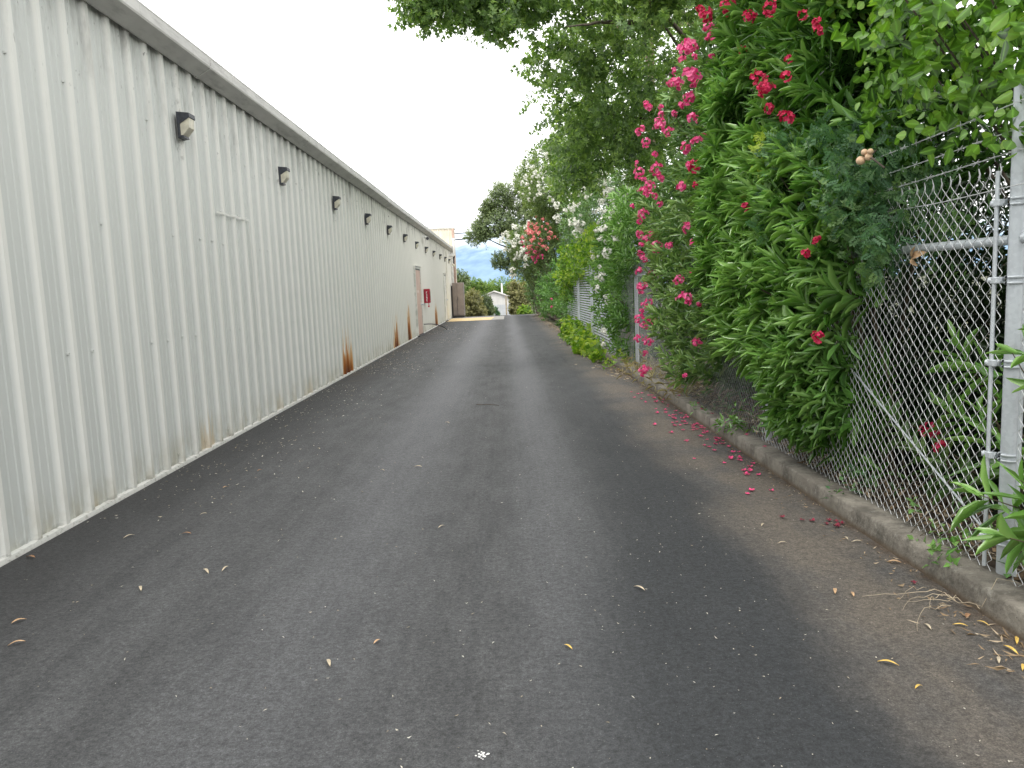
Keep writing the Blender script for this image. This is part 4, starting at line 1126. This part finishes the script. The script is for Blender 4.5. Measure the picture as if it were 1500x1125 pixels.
g_, P = ell_bush('oleander_bush', 'shadowed oleander between the white flowers and the crest of the lane', 'shrub', (1.85, 39.5, 1.6), (.95, 2.0, 1.6), 420, M['oleander_deep'], (1.9, 39.5, 0), tint0=.32, nst=8, s=.36, L=.19, W=.04)

# ------------------------------------------------------------------ overhanging tree
def branchy(root, paths, mat, name='branch'):
    for pts, r0, r1 in paths:
        b = MB(); n = len(pts); P = []
        for i in range(n - 1):
            for q in range(6):
                t = q / 6; P.append(Vector(pts[i]).lerp(Vector(pts[i + 1]), t) + Vector((random.uniform(-.02, .02), random.uniform(-.02, .02), random.uniform(-.015, .015))))
        P.append(Vector(pts[-1])); m = len(P)
        b.tube(P, [r0 + (r1 - r0) * i / (m - 1) for i in range(m)], 7, False); b.build(name, mat, root)
tr = empty('broadleaf_tree', (4.9, 15.0, .1), 0, 'large broadleaf tree whose dark green crown overhangs the lane from the right', 'tree')
b = MB(); b.tube([(0, 0, -.1), (.05, -.1, 1.6), (-.1, -.2, 3.2), (-.25, -.3, 4.8), (-.2, -.2, 6.6), (0, 0, 8.5)], [.30, .24, .22, .19, .13, .05], 12); b.build('trunk', M['bark'], tr)
branchy(tr, [([(-.2, -.3, 4.3), (-2.2, -1.6, 5.9), (-4.0, -2.9, 5.85), (-5.6, -3.7, 5.45)], .05, .008),
             ([(-2.2, -1.6, 5.6), (-3.2, -3.0, 5.2), (-3.9, -3.8, 4.9)], .05, .008), ([(-.15, -.2, 3.6), (-1.6, -1.4, 5.0), (-2.6, -2.2, 5.9)], .05, .010),
             ([(-.2, -.3, 4.6), (-1.2, -2.2, 5.6), (-1.6, -3.6, 6.0)], .05, .010), ([(-.1, -.2, 3.0), (-1.8, -.6, 4.2), (-3.3, -.8, 4.4)], .05, .010),
             ([(-1.6, -1.4, 5.0), (-2.1, -2.6, 4.3), (-2.3, -3.2, 3.7)], .04, .007), ([(-1.2, -2.2, 5.6), (-2.0, -2.8, 4.7), (-2.5, -3.4, 4.2)], .035, .006),
             ([(-.2, -.2, 5.6), (-1.8, .8, 6.8), (-3.0, 1.0, 7.2)], .08, .01), ([(0, 0, 7), (1.2, 1.0, 8.2)], .07, .01), ([(0, 0, 5), (1.6, -.6, 6.6)], .08, .01)], M['bark'])
parts = []; b0 = np.array(tr.location)
LOB = [((-.85, 11.1, 5.45), (.60, .8, .52), 115), ((-.25, 11.6, 5.48), (.75, .9, .55), 140), ((.45, 12.0, 5.8), (.8, 1.1, .55), 110), ((1.3, 13.2, 5.1), (1.0, 1.3, 1.0), 190),
       ((1.85, 14.5, 4.1), (1.15, 1.5, .85), 190), ((2.5, 12.2, 5.9), (1.2, 1.4, .8), 130), ((2.9, 13.5, 4.5), (1.1, 1.3, 1.2), 110), ((1.6, 16.5, 3.9), (.95, 1.6, .85), 150), ((2.8, 17, 5.8), (2.2, 2.2, 2.0), 230), ((5.2, 15, 7.2), (2.5, 2.8, 1.9), 330), ((3.2, 10.8, 5.6), (.9, 1.2, .8), 90), ((1.5, 12.6, 6.25), (1.2, 1.2, .6), 170), ((2.4, 11.6, 5.7), (1.0, 1.1, .8), 150), ((2.6, 14.6, 6.3), (1.6, 1.4, 1.0), 170), ((2.2, 17.5, 4.8), (1.3, 1.4, 1.2), 130), ((3.35, 18.4, 4.4), (.9, .8, 1.5), 170), ((2.95, 15.5, 4.7), (.9, 1.0, 1.1), 110)]
for c_, r_, n_ in LOB:
    P = ell_points(c_, r_, n_, nscale=2.0, thr=-.25, inner=.3)
    A = norm(P - np.array(c_)) * .8 + RNG.normal(0, .5, (n_, 3)) + np.array([-.1, -.1, -.05])
    parts.append(shoot_leaves(P - b0, A, 16, .46, .098, .098, 25, 98, .46, .32, .35, fnoise(P, 1.9)))
foliage_mesh('crown', parts, M['oak'], tr, LOBED)

# utility pole with cross arm, and the overhead lines
up_ = empty('utility_pole', (3.88, 20.2, 0), 0, 'brown wooden utility pole with a cross arm half hidden in the tree crown', 'utility pole')
b = MB(); b.tube([(0, 0, -.2), (0, 0, 4), (0, 0, 9.3)], [.14, .125, .105], 14); b.build('pole', M['wood'], up_)
b = MB(); b.box(-1.1, -.22, 7.72, 1.1, -.11, 7.90, ch=.01); b.build('cross_arm', M['wood'], up_)
b = MB(); b.box(-1.0, -.22, 8.72, 1.0, -.11, 8.86, ch=.01); b.build('cross_arm', M['wood'], up_)
for x in (-.9, -.45, .45, .9):
    b = MB(); b.tube([(x, -.165, 8.86), (x, -.165, 8.93), (x, -.165, 8.95), (x, -.165, 9.0)], [.015, .03, .05, .03], 8); b.build('insulator', M['dark'], up_)
for lab, y, z, s, r in (('faint upper overhead line crossing the white sky', 62, 11.55, -.004, .010), ('faint lower overhead line crossing the white sky', 62, 11.2, -.002, .014),
                     ('thin black overhead cable crossing in front of the blue hill, uppermost of three', 58, 6.25, .015, .018), ('middle black cable in front of the blue hill', 58, 5.75, .035, .035), ('thick lowest black cable in front of the blue hill', 58, 5.35, .05, .045)):
    b = MB(); b.tube([(x, y, z + s * x + .0006 * x * x) for x in np.linspace(-45, 45, 31)], r, 5)
    tag(b.build('overhead_cable', M['cable']), lab, 'cable', 'overhead lines')

# ------------------------------------------------------------------ far end of the lane
def small_tree(name, label, base, lobes, mat, L=.12, nper=12, tpl=OVATE2, tint0=.5, W=.6, trunk=.14, s=.4, up__=.25, cat='tree', thr=-.3):
    root = empty(name, base, 0, label, cat); b_ = np.array(base); parts = []
    h = max(c[2] + r[2] for c, r, n in lobes) - base[2]
    m = MB(); cx = np.mean([c[0] for c, r, n in lobes]) - base[0]
    m.tube([(0, 0, -.3), (cx * .3, .05, h * .3), (cx * .7, 0, h * .6), (cx, 0, h * .85)], [trunk, trunk * .8, trunk * .5, trunk * .15], 8); m.build('trunk', M['bark'], root)
    m = MB()
    for c, r, n in lobes:
        P = ell_points(c, r, n, thr=thr)
        A = norm((P - np.array(c)) / np.array(r) ** 2) + RNG.normal(0, .35, (n, 3)) + np.array([0, 0, up__])
        parts.append(shoot_leaves(P - b_, A, nper, s, L, L * W, 25, 90, tint0, .3, .2, fnoise(P, 1.5)))
        e = Vector(np.array(c) - b_); st = Vector((cx * .5, 0, h * .45))
        m.tube([st, st.lerp(e, .5) + Vector((0, 0, -.1)), e], [trunk * .5, trunk * .3, trunk * .1], 6, False)
    m.build('limb', M['bark'], root)
    foliage_mesh('crown', parts, mat, root, tpl)
    return root
small_tree('evergreen_tree', 'dark grey-green tree leaning over the far end of the lane against the blue hill', (2.2, 50.5, zg(50)), [((-.55, 50, 5.6), (1.4, 1.6, 1.25), 560), ((.05, 50.4, 7.3), (1.2, 1.5, 1.1), 360), ((.9, 50.2, 5.6), (1.3, 1.5, 1.6), 560), ((-1.6, 49.8, 4.95), (.8, 1.0, .8), 210), ((.6, 49.6, 3.3), (.85, .9, 1.0), 260), ((-.3, 49.4, 3.25), (.6, .7, .65), 120), ((1.6, 50, 7.8), (1.1, 1, 1.0), 240), ((-1.0, 49.9, 6.6), (.7, .9, .7), 150), ((1.9, 49.5, 6.2), (1.2, 1.2, 1.5), 300)], M['fartree'], L=.13, s=.42)
zz = lambda y: zg(y)
small_tree('olive_shrub', 'pale olive shrub beside the taupe cabinet at the far end', (-2.15, 52, zz(52)), [((-2.2, 51.6, .55), (.75, .9, 1.15), 330), ((-2.5, 51.8, .0), (.7, .8, .9), 200), ((-1.75, 51.4, -.2), (.6, .8, .7), 190)], M['olive'], L=.12, trunk=.06, cat='shrub', s=.3)
small_tree('olive_shrub', 'darker round shrub right of the pale olive shrub', (-1.35, 54, zz(54)), [((-1.4, 53.6, .35), (.62, .8, .85), 240), ((-1.15, 53.4, -.1), (.5, .7, .7), 130)], M['fartree'], L=.12, trunk=.06, tint0=.6, cat='shrub', s=.3)
small_tree('olive_shrub', 'olive shrub with creamy tips at the right side of the lane crest', (.75, 46.5, zz(46)), [((.62, 46.3, 1.0), (.62, .8, 1.15), 300), ((1.1, 46.6, .8), (.6, .8, 1.1), 220), ((.45, 46.2, .2), (.45, .7, .7), 130)], M['olive'], L=.12, trunk=.05, cat='shrub', s=.3)
small_tree('bright_shrub', 'small bright green shrub low at the crest of the lane', (1.15, 45.0, zz(45)), [((1.05, 44.9, .08), (.5, .5, .42), 130)], M['ivy'], L=.11, trunk=.03, cat='shrub', s=.2)
for q, (x, y, r, h, mt, lab) in enumerate(((-4.9, 74, 1.25, 3.4, 'fartree', 'dull green tree just behind the end of the tall cream block'), (-3.3, 82, 1.7, 2.9, 'bright', 'bright green tree behind the olive shrub'), (-1.2, 88, 1.9, 2.5, 'bright', 'bright round tree behind the white house roof'), (.6, 84, 1.8, 2.7, 'bright', 'bright green tree right of the white house'),
                                      (-6.6, 86, 2.0, 3.4, 'bright', 'bright green tree mostly hidden by the cream block'), (3.2, 90, 2.2, 3.2, 'fartree', 'far green tree behind the right hand shrubs'))):
    small_tree('valley_tree', lab, (x, y, zz(y)), [((x - .5, y, h - r * .75), (r * .9, r, r * .8), 240), ((x + .6, y, h - r * .9), (r * .8, r, r * .8), 220), ((x, y - .5, h - r * 1.8), (r * 1.1, r, r), 240)], M[mt], L=.22, trunk=.14, nper=11, s=.5)
small_tree('conifer_shrub', 'small blue-green conifer in front of the white fence', (-.62, 57, zz(57)), [((-.62, 56.9, -.75), (.42, .5, .75), 150), ((-.62, 56.9, -.15), (.22, .3, .45), 60)], M['feather'], L=.10, trunk=.04, cat='shrub', s=.22, tint0=.4)
M['fence_paint'] = simple('fence_paint', (0.56, 0.59, 0.63), .6, 0, .08, 3)
wf = empty('white_fence', (-1.6, 60, zz(60)), 0, 'white board fence in the dip beyond the crest of the lane', 'fence')
b = MB()
for i in range(20):
    x = -1.6 + i * .205; b.box(x, -.012, .08, x + .19, .012, 1.72 + .01 * random.uniform(-1, 1))
b.build('board_panel', M['fence_paint'], wf)
for x in (-1.7, .45, 2.6):
    b = MB(); b.box(x - .06, .015, -.2, x + .06, .13, 1.85, ch=.008); b.build('post', M['white'], wf)
wh = empty('white_house', (-1.05, 70, zz(70)), 0, 'small white gabled house showing over the white fence', 'house')
b = MB(); hw = 1.55
b.add([(-hw, 0, -.2), (hw, 0, -.2), (hw, 0, 2.4), (0, 0, 2.98), (-hw, 0, 2.4), (-hw, 6, -.2), (hw, 6, -.2), (hw, 6, 2.4), (0, 6, 2.98), (-hw, 6, 2.4)],
      [(0, 1, 2, 3, 4), (9, 8, 7, 6, 5), (1, 6, 7, 2), (5, 0, 4, 9)]); b.build('wall', M['house'], wh)
b = MB()
for s in (-1, 1):
    b.add([(0, -.2, 3.0), (s * (hw + .2), -.2, 2.36), (s * (hw + .2), 6.2, 2.36), (0, 6.2, 3.0), (0, -.2, 3.09), (s * (hw + .2), -.2, 2.45), (s * (hw + .2), 6.2, 2.45), (0, 6.2, 3.09)],
          [(0, 1, 2, 3), (4, 7, 6, 5), (0, 4, 5, 1), (1, 5, 6, 2), (2, 6, 7, 3)])
rf = b.build('roof', M['houseroof'], wh)
b = MB(); b.tube([(.75, .8, 2.7), (.75, .8, 3.75)], .08, 8); b.build('chimney', M['white'], rf)
b = MB(); b.box(-.60, -.03, 1.85, -.15, -.004, 2.40); wn = b.build('window', M['glass'], wh)
b = MB(); b.box(-.65, -.05, 1.80, -.605, -.01, 2.45); b.box(-.145, -.05, 1.80, -.10, -.01, 2.45); b.box(-.605, -.05, 2.405, -.145, -.01, 2.45); b.box(-.605, -.05, 1.80, -.145, -.01, 1.845); b.build('window_frame', M['white'], wn)
b = MB(); b.box(-.04, -.04, -.05, .04, .04, 1.15, ch=.006); o = b.build('marker_post', M['drytwig']); o.location = (.02, 44.6, zg(44.6) - .05)
tag(o, 'thin pale wooden post at the crest in front of the right shrub', 'post')

# ------------------------------------------------------------------ weeds at the kerb
def weed(label, x, y, z, n, L, W, mat='oleander', tpl=OVATE2, s=.08, spread=.10, tint0=.55, name='weed', cat='weed', nper=6):
    T = np.stack([RNG.normal(x, spread, n), RNG.normal(y, spread * 1.4, n), z + np.abs(RNG.normal(.06, spread * .6, n))], 1)
    return grow(name, label, cat, (x, y, z), T, RNG.normal(0, .4, (n, 3)) + np.array([-.2, 0, .9]), M[mat], nper, s, L, W, tpl, (25, 90), tint0, .25, .15, min(n, 5), .003)
weed('small leafy weed under the mesh near the truss rod foot', 2.06, 3.55, .11, 10, .05, .028, 'oleander_deep')
weed('broad-leaved weed on the kerb edge below the thick end post sprigs', 2.07, 3.42, .11, 6, .065, .038, 'oleander')
weed('grey-green weed at the kerb below the crimson oleander', 2.05, 4.5, .11, 14, .05, .026, 'feather')
weed('weed tuft at the foot of the mesh between the crimson and pink oleanders', 2.08, 6.7, .11, 20, .09, .03, 'oleander', spread=.16)
weed('low weed at the base of the pink oleander', 2.06, 7.6, .11, 14, .07, .03, 'feather', spread=.14)
weed('tuft of dry straw grass on the kerb at the end of the pink oleander', 2.06, 9.0, .11, 26, .15, .008, 'drygrass', LANCE2, .1, .13, .5, 'dry_grass_tuft', 'grass tuft')
weed('bleached dry grass below the hanging white oleander', 2.06, 10.6, .11, 26, .14, .008, 'drygrass', LANCE2, .1, .16, .5, 'dry_grass_tuft', 'grass tuft')
weed('sparse dry grass under the mesh beside the line post', 2.06, 11.8, .11, 30, .16, .010, 'drygrass', LANCE2, .1, .16, .5, 'dry_grass_tuft', 'grass tuft')
weed('low green weed clump at the kerb between chain link and slats', 1.98, 13.0, .1, 22, .09, .06, 'ivy', spread=.2)

# ------------------------------------------------------------------ litter
def litter(name, label, X, Y, Z, L, W, mat, tintlo=0, tinthi=1, flat=.25):
    n = len(X); P = np.stack([X, Y, Z], 1); a = RNG.uniform(0, 6.28, n)
    D = np.stack([np.cos(a), np.sin(a), RNG.normal(0, flat, n)], 1)
    U = np.stack([RNG.normal(0, flat, n), RNG.normal(0, flat, n), np.ones(n)], 1)
    V, F, t, r = leaves_arrays(P, D, U, L, W, RNG.uniform(tintlo, tinthi, n), LANCE2, RNG.uniform(-1.5, 1.5, n))
    o = np_mesh(name, V, F, M[mat], None, {'tint': t, 'rib': r})
    return tag(o, label, 'litter', None, 'stuff')
n = 5200; Y = RNG.uniform(1.5, 15, n); d = np.abs(RNG.normal(.06, .35, n)); X = 1.95 - .0052 * Y + .165 + d
litter('leaf_litter', 'dry tan leaf litter on the soil under the chain link fence', X, Y, .112 + np.minimum(d, 1) * .05 + RNG.uniform(0, .035, n), RNG.uniform(.02, .085, n), RNG.uniform(.008, .03, n), 'litter', .0, 1, .4)
n = 2600; Y = RNG.uniform(11.5, 41, n) ; X = 1.95 - .0052 * Y - np.abs(RNG.normal(0, .16, n)) - .02
litter('leaf_litter', 'tan leaf litter drifted along the far right edge of the lane', X, Y, np.full(n, .008), RNG.uniform(.02, .07, n), RNG.uniform(.008, .025, n), 'litter', .2, 1)
n = 520; Y = RNG.uniform(2.2, 12, n); X = 1.95 - .0052 * Y - np.abs(RNG.normal(0, .09, n)) - .01
litter('leaf_litter', 'brown crumbs of litter in the gutter along the kerb', X, Y, np.full(n, .006), RNG.uniform(.008, .035, n), RNG.uniform(.003, .008, n), 'litter', .2, .9)
n = 1900; Y = np.concatenate([RNG.uniform(5, 16, 700), RNG.uniform(12, 39, 1200)]); X = -2.86 + np.abs(RNG.normal(.45, .50, n)) * np.clip(Y / 12, .9, 1.2)
k = fnoise(np.stack([X, Y, 0 * X], 1), 1.2) > -.15 - .5 * RNG.uniform(0, 1, n)
X, Y = X[k], Y[k]; n = len(X)
litter('leaf_litter', 'pale dry flecks of litter scattered along the wall side of the lane', X, Y, np.full(n, .006), RNG.uniform(.010, .035, n) * np.clip(Y / 11, 1, 1.7), RNG.uniform(.003, .011, n) * np.clip(Y / 11, 1, 1.8), 'fleck', .2, 1)
n = 620; Y = 1.8 + RNG.exponential(5.5, n); X = RNG.uniform(-2.7, 1.85, n)
litter('leaf_litter', 'tiny pale flecks sprinkled over the whole lane', X, Y, np.full(n, .005), RNG.uniform(.004, .020, n), RNG.uniform(.002, .006, n), 'fleck', .3, 1)
n = 230; Y = 2.0 + RNG.exponential(2.4, n); X = RNG.normal(.85, .45, n)
litter('leaf_litter', 'white specks scattered on the dark sealed strip of asphalt', X, Y, np.full(n, .005), RNG.uniform(.003, .014, n), RNG.uniform(.002, .006, n), 'fleck', .7, 1)
n = 75; Y = RNG.normal(2.83, .28, n); X = np.minimum(RNG.normal(1.80, .07, n), 1.93)
litter('leaf_litter', 'cluster of narrow dry leaves heaped by the kerb at the right edge', X, Y, RNG.uniform(.004, .02, n), RNG.uniform(.025, .07, n), RNG.uniform(.004, .009, n), 'litter', .3, .8, .2)

def leaf_object_mesh(mat, L, W, nm):
    b = MB(); n = 8; vs = []
    for i in range(n + 1):
        t = i / n; w_ = W * math.sin(PI * min(1, t * 1.02 + .01)) ** .8 / 2; z = .010 * math.sin(t * PI * 1.1) + .0025
        y = (t - .5) * L; c = .10 * L * (t - .5) ** 2
        vs += [(-w_ + c, y, z + .003), (c, y, z), (w_ + c, y, z + .003)]
    for i in range(n):
        for j in (0, 1): a = i * 3 + j; b.add([vs[a], vs[a + 1], vs[a + 4], vs[a + 3]], [(0, 1, 2, 3)], True)
    o = b.build(nm, mat); me = o.data; bpy.data.objects.remove(o); return me
LM = {'y': leaf_object_mesh(M['yleaf'], .085, .016, 'fallen_leaf'), 't': leaf_object_mesh(M['tleaf'], .075, .020, 'fallen_leaf'), 'p': leaf_object_mesh(M['pleaf'], .085, .017, 'fallen_leaf'), 'b': leaf_object_mesh(M['bleaf'], .09, .024, 'fallen_leaf')}
LEAVES = [(-1.65, 3.95, 'p'), (-1.56, 3.98, 'p'), (-1.82, 7.15, 'p'), (-.59, 3.03, 't'), (-.75, 2.86, 'p'), (-2.80, 4.31, 'b'), (-2.16, 3.16, 't'), (-2.3, 3.4, 't'), (-1.9, 3.74, 'p'), (-2.04, 4.64, 'b'), (-2.1, 5.07, 'p'), (-2.39, 4.63, 'p'), (.19, 2.91, 'y'), (1.37, 2.5, 'y'), (1.35, 2.67, 'y'), (1.5, 3.3, 't'), (1.44, 4.01, 'p'), (.57, 3.47, 'p'), (1.44, 4.33, 'p'), (1.44, 3.34, 't'), (1.84, 2.73, 'y'), (1.8, 2.6, 'y'), (1.88, 2.96, 'y'), (1.86, 3.03, 'b'), (1.91, 2.8, 'y'), (1.65, 2.95, 'p'), (1.8, 4.04, 'p'), (1.83, 3.98, 'p'), (1.87, 3.66, 't'), (-1.92, 15.24, 'p'), (-.69, 8.29, 'p'), (-.78, 6.21, 'p'), (-.45, 4.56, 'p'), (-2.12, 6.33, 'b'), (-2.21, 5.79, 't'), (-1.06, 6.14, 'p'), (1.78, 2.95, 'y'), (1.75, 2.66, 'p')]
KIND = {'y': ('narrow yellow leaf lying on the dusty asphalt', 'fallen yellow leaves'), 't': ('curled tan leaf lying on the asphalt', 'fallen tan leaves'), 'p': ('pale dry willow-shaped leaf lying on the asphalt', 'fallen pale leaves'), 'b': ('brown curled dead leaf lying on the asphalt', 'fallen brown leaves')}
for x, y, k_ in LEAVES:
    o = link('fallen_leaf', LM[k_]); o.location = (x, y, .004); o.rotation_euler = (random.uniform(-.08, .08), random.uniform(-.08, .08), random.uniform(0, 6.28)); s = random.uniform(.55, .9); o.scale = (s, s, s)
    tag(o, KIND[k_][0], 'leaf', KIND[k_][1])
def petal_mesh(mat, seed):
    g = random.Random(seed); b = MB()
    for q in range(5):
        a = q * 2 * PI / 5 + g.uniform(-.2, .2); L_ = g.uniform(.014, .024); up2 = g.uniform(.004, .018)
        d = Vector((math.cos(a), math.sin(a), 0)); s = Vector((-d.y, d.x, 0)) * L_ * .42
        b.add([Vector((0, 0, .004)), d * L_ * .55 + s + Vector((0, 0, up2 * .6)), d * L_ + Vector((0, 0, up2)), d * L_ * .55 - s + Vector((0, 0, up2 * .5))], [(0, 1, 2, 3)], True)
    o = b.build('fallen_flower', mat); me = o.data; bpy.data.objects.remove(o); return me
M['dry_petal'] = simple('dropped_petal', (0.74, 0.06, 0.20), .7, 0, .4, 30)
M['dark_petal'] = simple('dark_dropped_petal', (0.20, 0.012, 0.035), .7, 0, .4, 30)
PM = [petal_mesh(M['dry_petal'], i) for i in range(3)]; PD = [petal_mesh(M['dark_petal'], 9 + i) for i in range(2)]
PET = [(1.63, 9.43), (1.81, 9.69), (1.63, 9.15), (1.77, 9.7), (1.71, 8.36), (1.7, 8.13), (1.83, 8.42), (1.84, 8.01), (1.76, 7.62), (1.8, 7.49), (1.79, 7.31), (1.87, 7.46), (1.74, 6.97), (1.76, 6.81), (1.84, 6.79), (1.75, 6.03), (1.71, 5.51), (1.61, 5.07), (1.56, 4.99), (1.74, 5.05), (1.79, 5.48), (1.86, 6.48), (1.65, 7.72), (1.76, 7.77), (1.47, 6.08), (1.82, 9.09), (1.65, 8.62), (1.86, 7.99), (1.86, 7.58), (1.87, 7.35), (1.61, 10.07), (1.73, 5.63),
       (1.78, 7.40), (1.82, 7.55), (1.84, 7.25), (1.79, 8.2), (1.72, 8.0), (1.85, 8.25), (1.81, 7.1), (1.84, 6.6), (1.83, 6.25), (1.66, 7.3), (1.87, 9.3), (1.7, 6.5)]
PET += [(1.95 - .0052 * y_ - abs(random.gauss(.05, .14)) - .03, y_) for y_ in [random.uniform(5.6, 10) for _ in range(42)]]
for x, y in PET:
    o = link('fallen_flower', random.choice(PM)); o.location = (x, y, .003); o.rotation_euler = (0, 0, random.uniform(0, 6.28)); s = random.uniform(.8, 1.5); o.scale = (s, s, s)
    tag(o, 'pink dropped oleander blossom lying on the asphalt by the kerb', 'blossom', 'dropped pink blossoms along the kerb')
for x, y in [(1.87, 4.33), (1.85, 4.27), (1.88, 4.29), (1.83, 4.24), (1.84, 4.36), (1.80, 4.30), (1.6, 4.45), (1.69, 4.39), (1.74, 4.36), (1.83, 3.4)]:
    o = link('fallen_flower', random.choice(PD)); o.location = (x, y, .003); o.rotation_euler = (0, 0, random.uniform(0, 6.28)); s = random.uniform(.9, 1.4); o.scale = (s, s, s)
    tag(o, 'dark crimson withered blossom on the asphalt beside the kerb', 'blossom', 'dark withered blossoms by the kerb')
for y in (7.0, 7.5, 8.2, 8.8, 6.4, 5.9, 7.8, 9.4):
    o = link('fallen_flower', random.choice(PM)); o.location = (1.95 - .0052 * y + random.uniform(.04, .15), y, .118); o.rotation_euler = (0, 0, random.uniform(0, 6.28))
    tag(o, 'pink dropped oleander blossom lying on top of the concrete kerb', 'blossom', 'dropped pink blossoms on the kerb')
# bird droppings
b = MB()
for i in range(22):
    a = random.uniform(0, 6.28); r_ = abs(random.gauss(0, .012)); s = random.uniform(.0015, .005); x, y = -.13 + r_ * math.cos(a), 2.22 + r_ * 1.1 * math.sin(a)
    b.add([(x + s * math.cos(t) * random.uniform(.6, 1.3), y + s * math.sin(t) * random.uniform(.6, 1.3), .0042 + i * .00005) for t in np.linspace(0, 5.5, 7)], [tuple(range(7))])
tag(b.build('bird_dropping', M['white']), 'white bird dropping splashed on the asphalt at the bottom centre', 'bird dropping')
# dry tendrils over the kerb
b = MB()
for i in range(8):
    x, y = 1.86 + random.uniform(-.04, .06), 3.2 + random.uniform(-.12, .12); a = random.uniform(2.0, 4.6) if i < 8 else random.uniform(-.6, .8); P = []; z = .12 if x > 1.93 else .03
    ln = random.uniform(.12, .34); cv = random.uniform(-1.4, 1.4)
    for q in range(9):
        t = q / 8; xx = x + ln * t * math.cos(a + cv * t); yy2 = y + ln * t * math.sin(a + cv * t) * .8
        g = .120 if xx > kx(yy2) - .008 else .005
        P.append((xx, yy2, g + .05 * math.sin(t * PI) * random.uniform(.4, 1.0) + (.02 if q < 2 else 0)))
    b.tube(P, [.0020 - .0013 * q / 8 for q in range(9)], 5, False)
tag(b.build('dry_tendrils', M['drytwig']), 'tangle of pale dry tendrils hanging over the kerb below the thick end post', 'twig')
b = MB(); b.tube([(-.42, 9.5, .012), (-.33, 9.42, .02), (-.22, 9.46, .01), (-.14, 9.36, .012)], .004, 5); tag(b.build('dark_twig', M['bark']), 'thin dark twig lying in the middle of the lane', 'twig', )
# beige galls and dead leaf caught on the fence
c = empty('gall_cluster', (1.83, 3.93, 1.995), 0, 'cluster of four round beige galls on a twig above the dark feathery vine', 'gall cluster')
for (dx, dy, dz, r_) in ((-.02, .024, 0, .023), (0, -.017, .010, .019), (-.012, .003, .036, .017), (.0, -.034, .033, .015)):
    b = MB(); b.sphere((dx, dy, dz), r_, 12, 9, (1, 1, .95)); b.build('gall', M['gall'], c)
b = MB(); b.tube([(0.1, .12, .06), (.02, .04, .01), (.0, -.05, 0), (.03, -.12, -.06)], .005, 6); b.build('twig', M['bark'], c)
V, F, t, r = leaves_arrays(np.array([[0, 0, 0.]] * 3), np.array([[.1, -.9, .3], [-.2, -.5, .9], [-.1, -.6, -.6]]), np.array([[-1., 0, .2]] * 3), np.array([.11, .08, .07]), np.array([.05, .04, .035]), np.array([.5, .5, .5]), OVATE, np.array([1.5, 1, 2.]))
o = np_mesh('dead_leaf', V, F, M['tleaf'], None, {'tint': t, 'rib': r}); o.scale = (.8, .8, .8); o.location = (2.06, 3.92, 1.50)
tag(o, 'crumpled tan oak leaf caught on the top rail of the chain link fence', 'leaf')
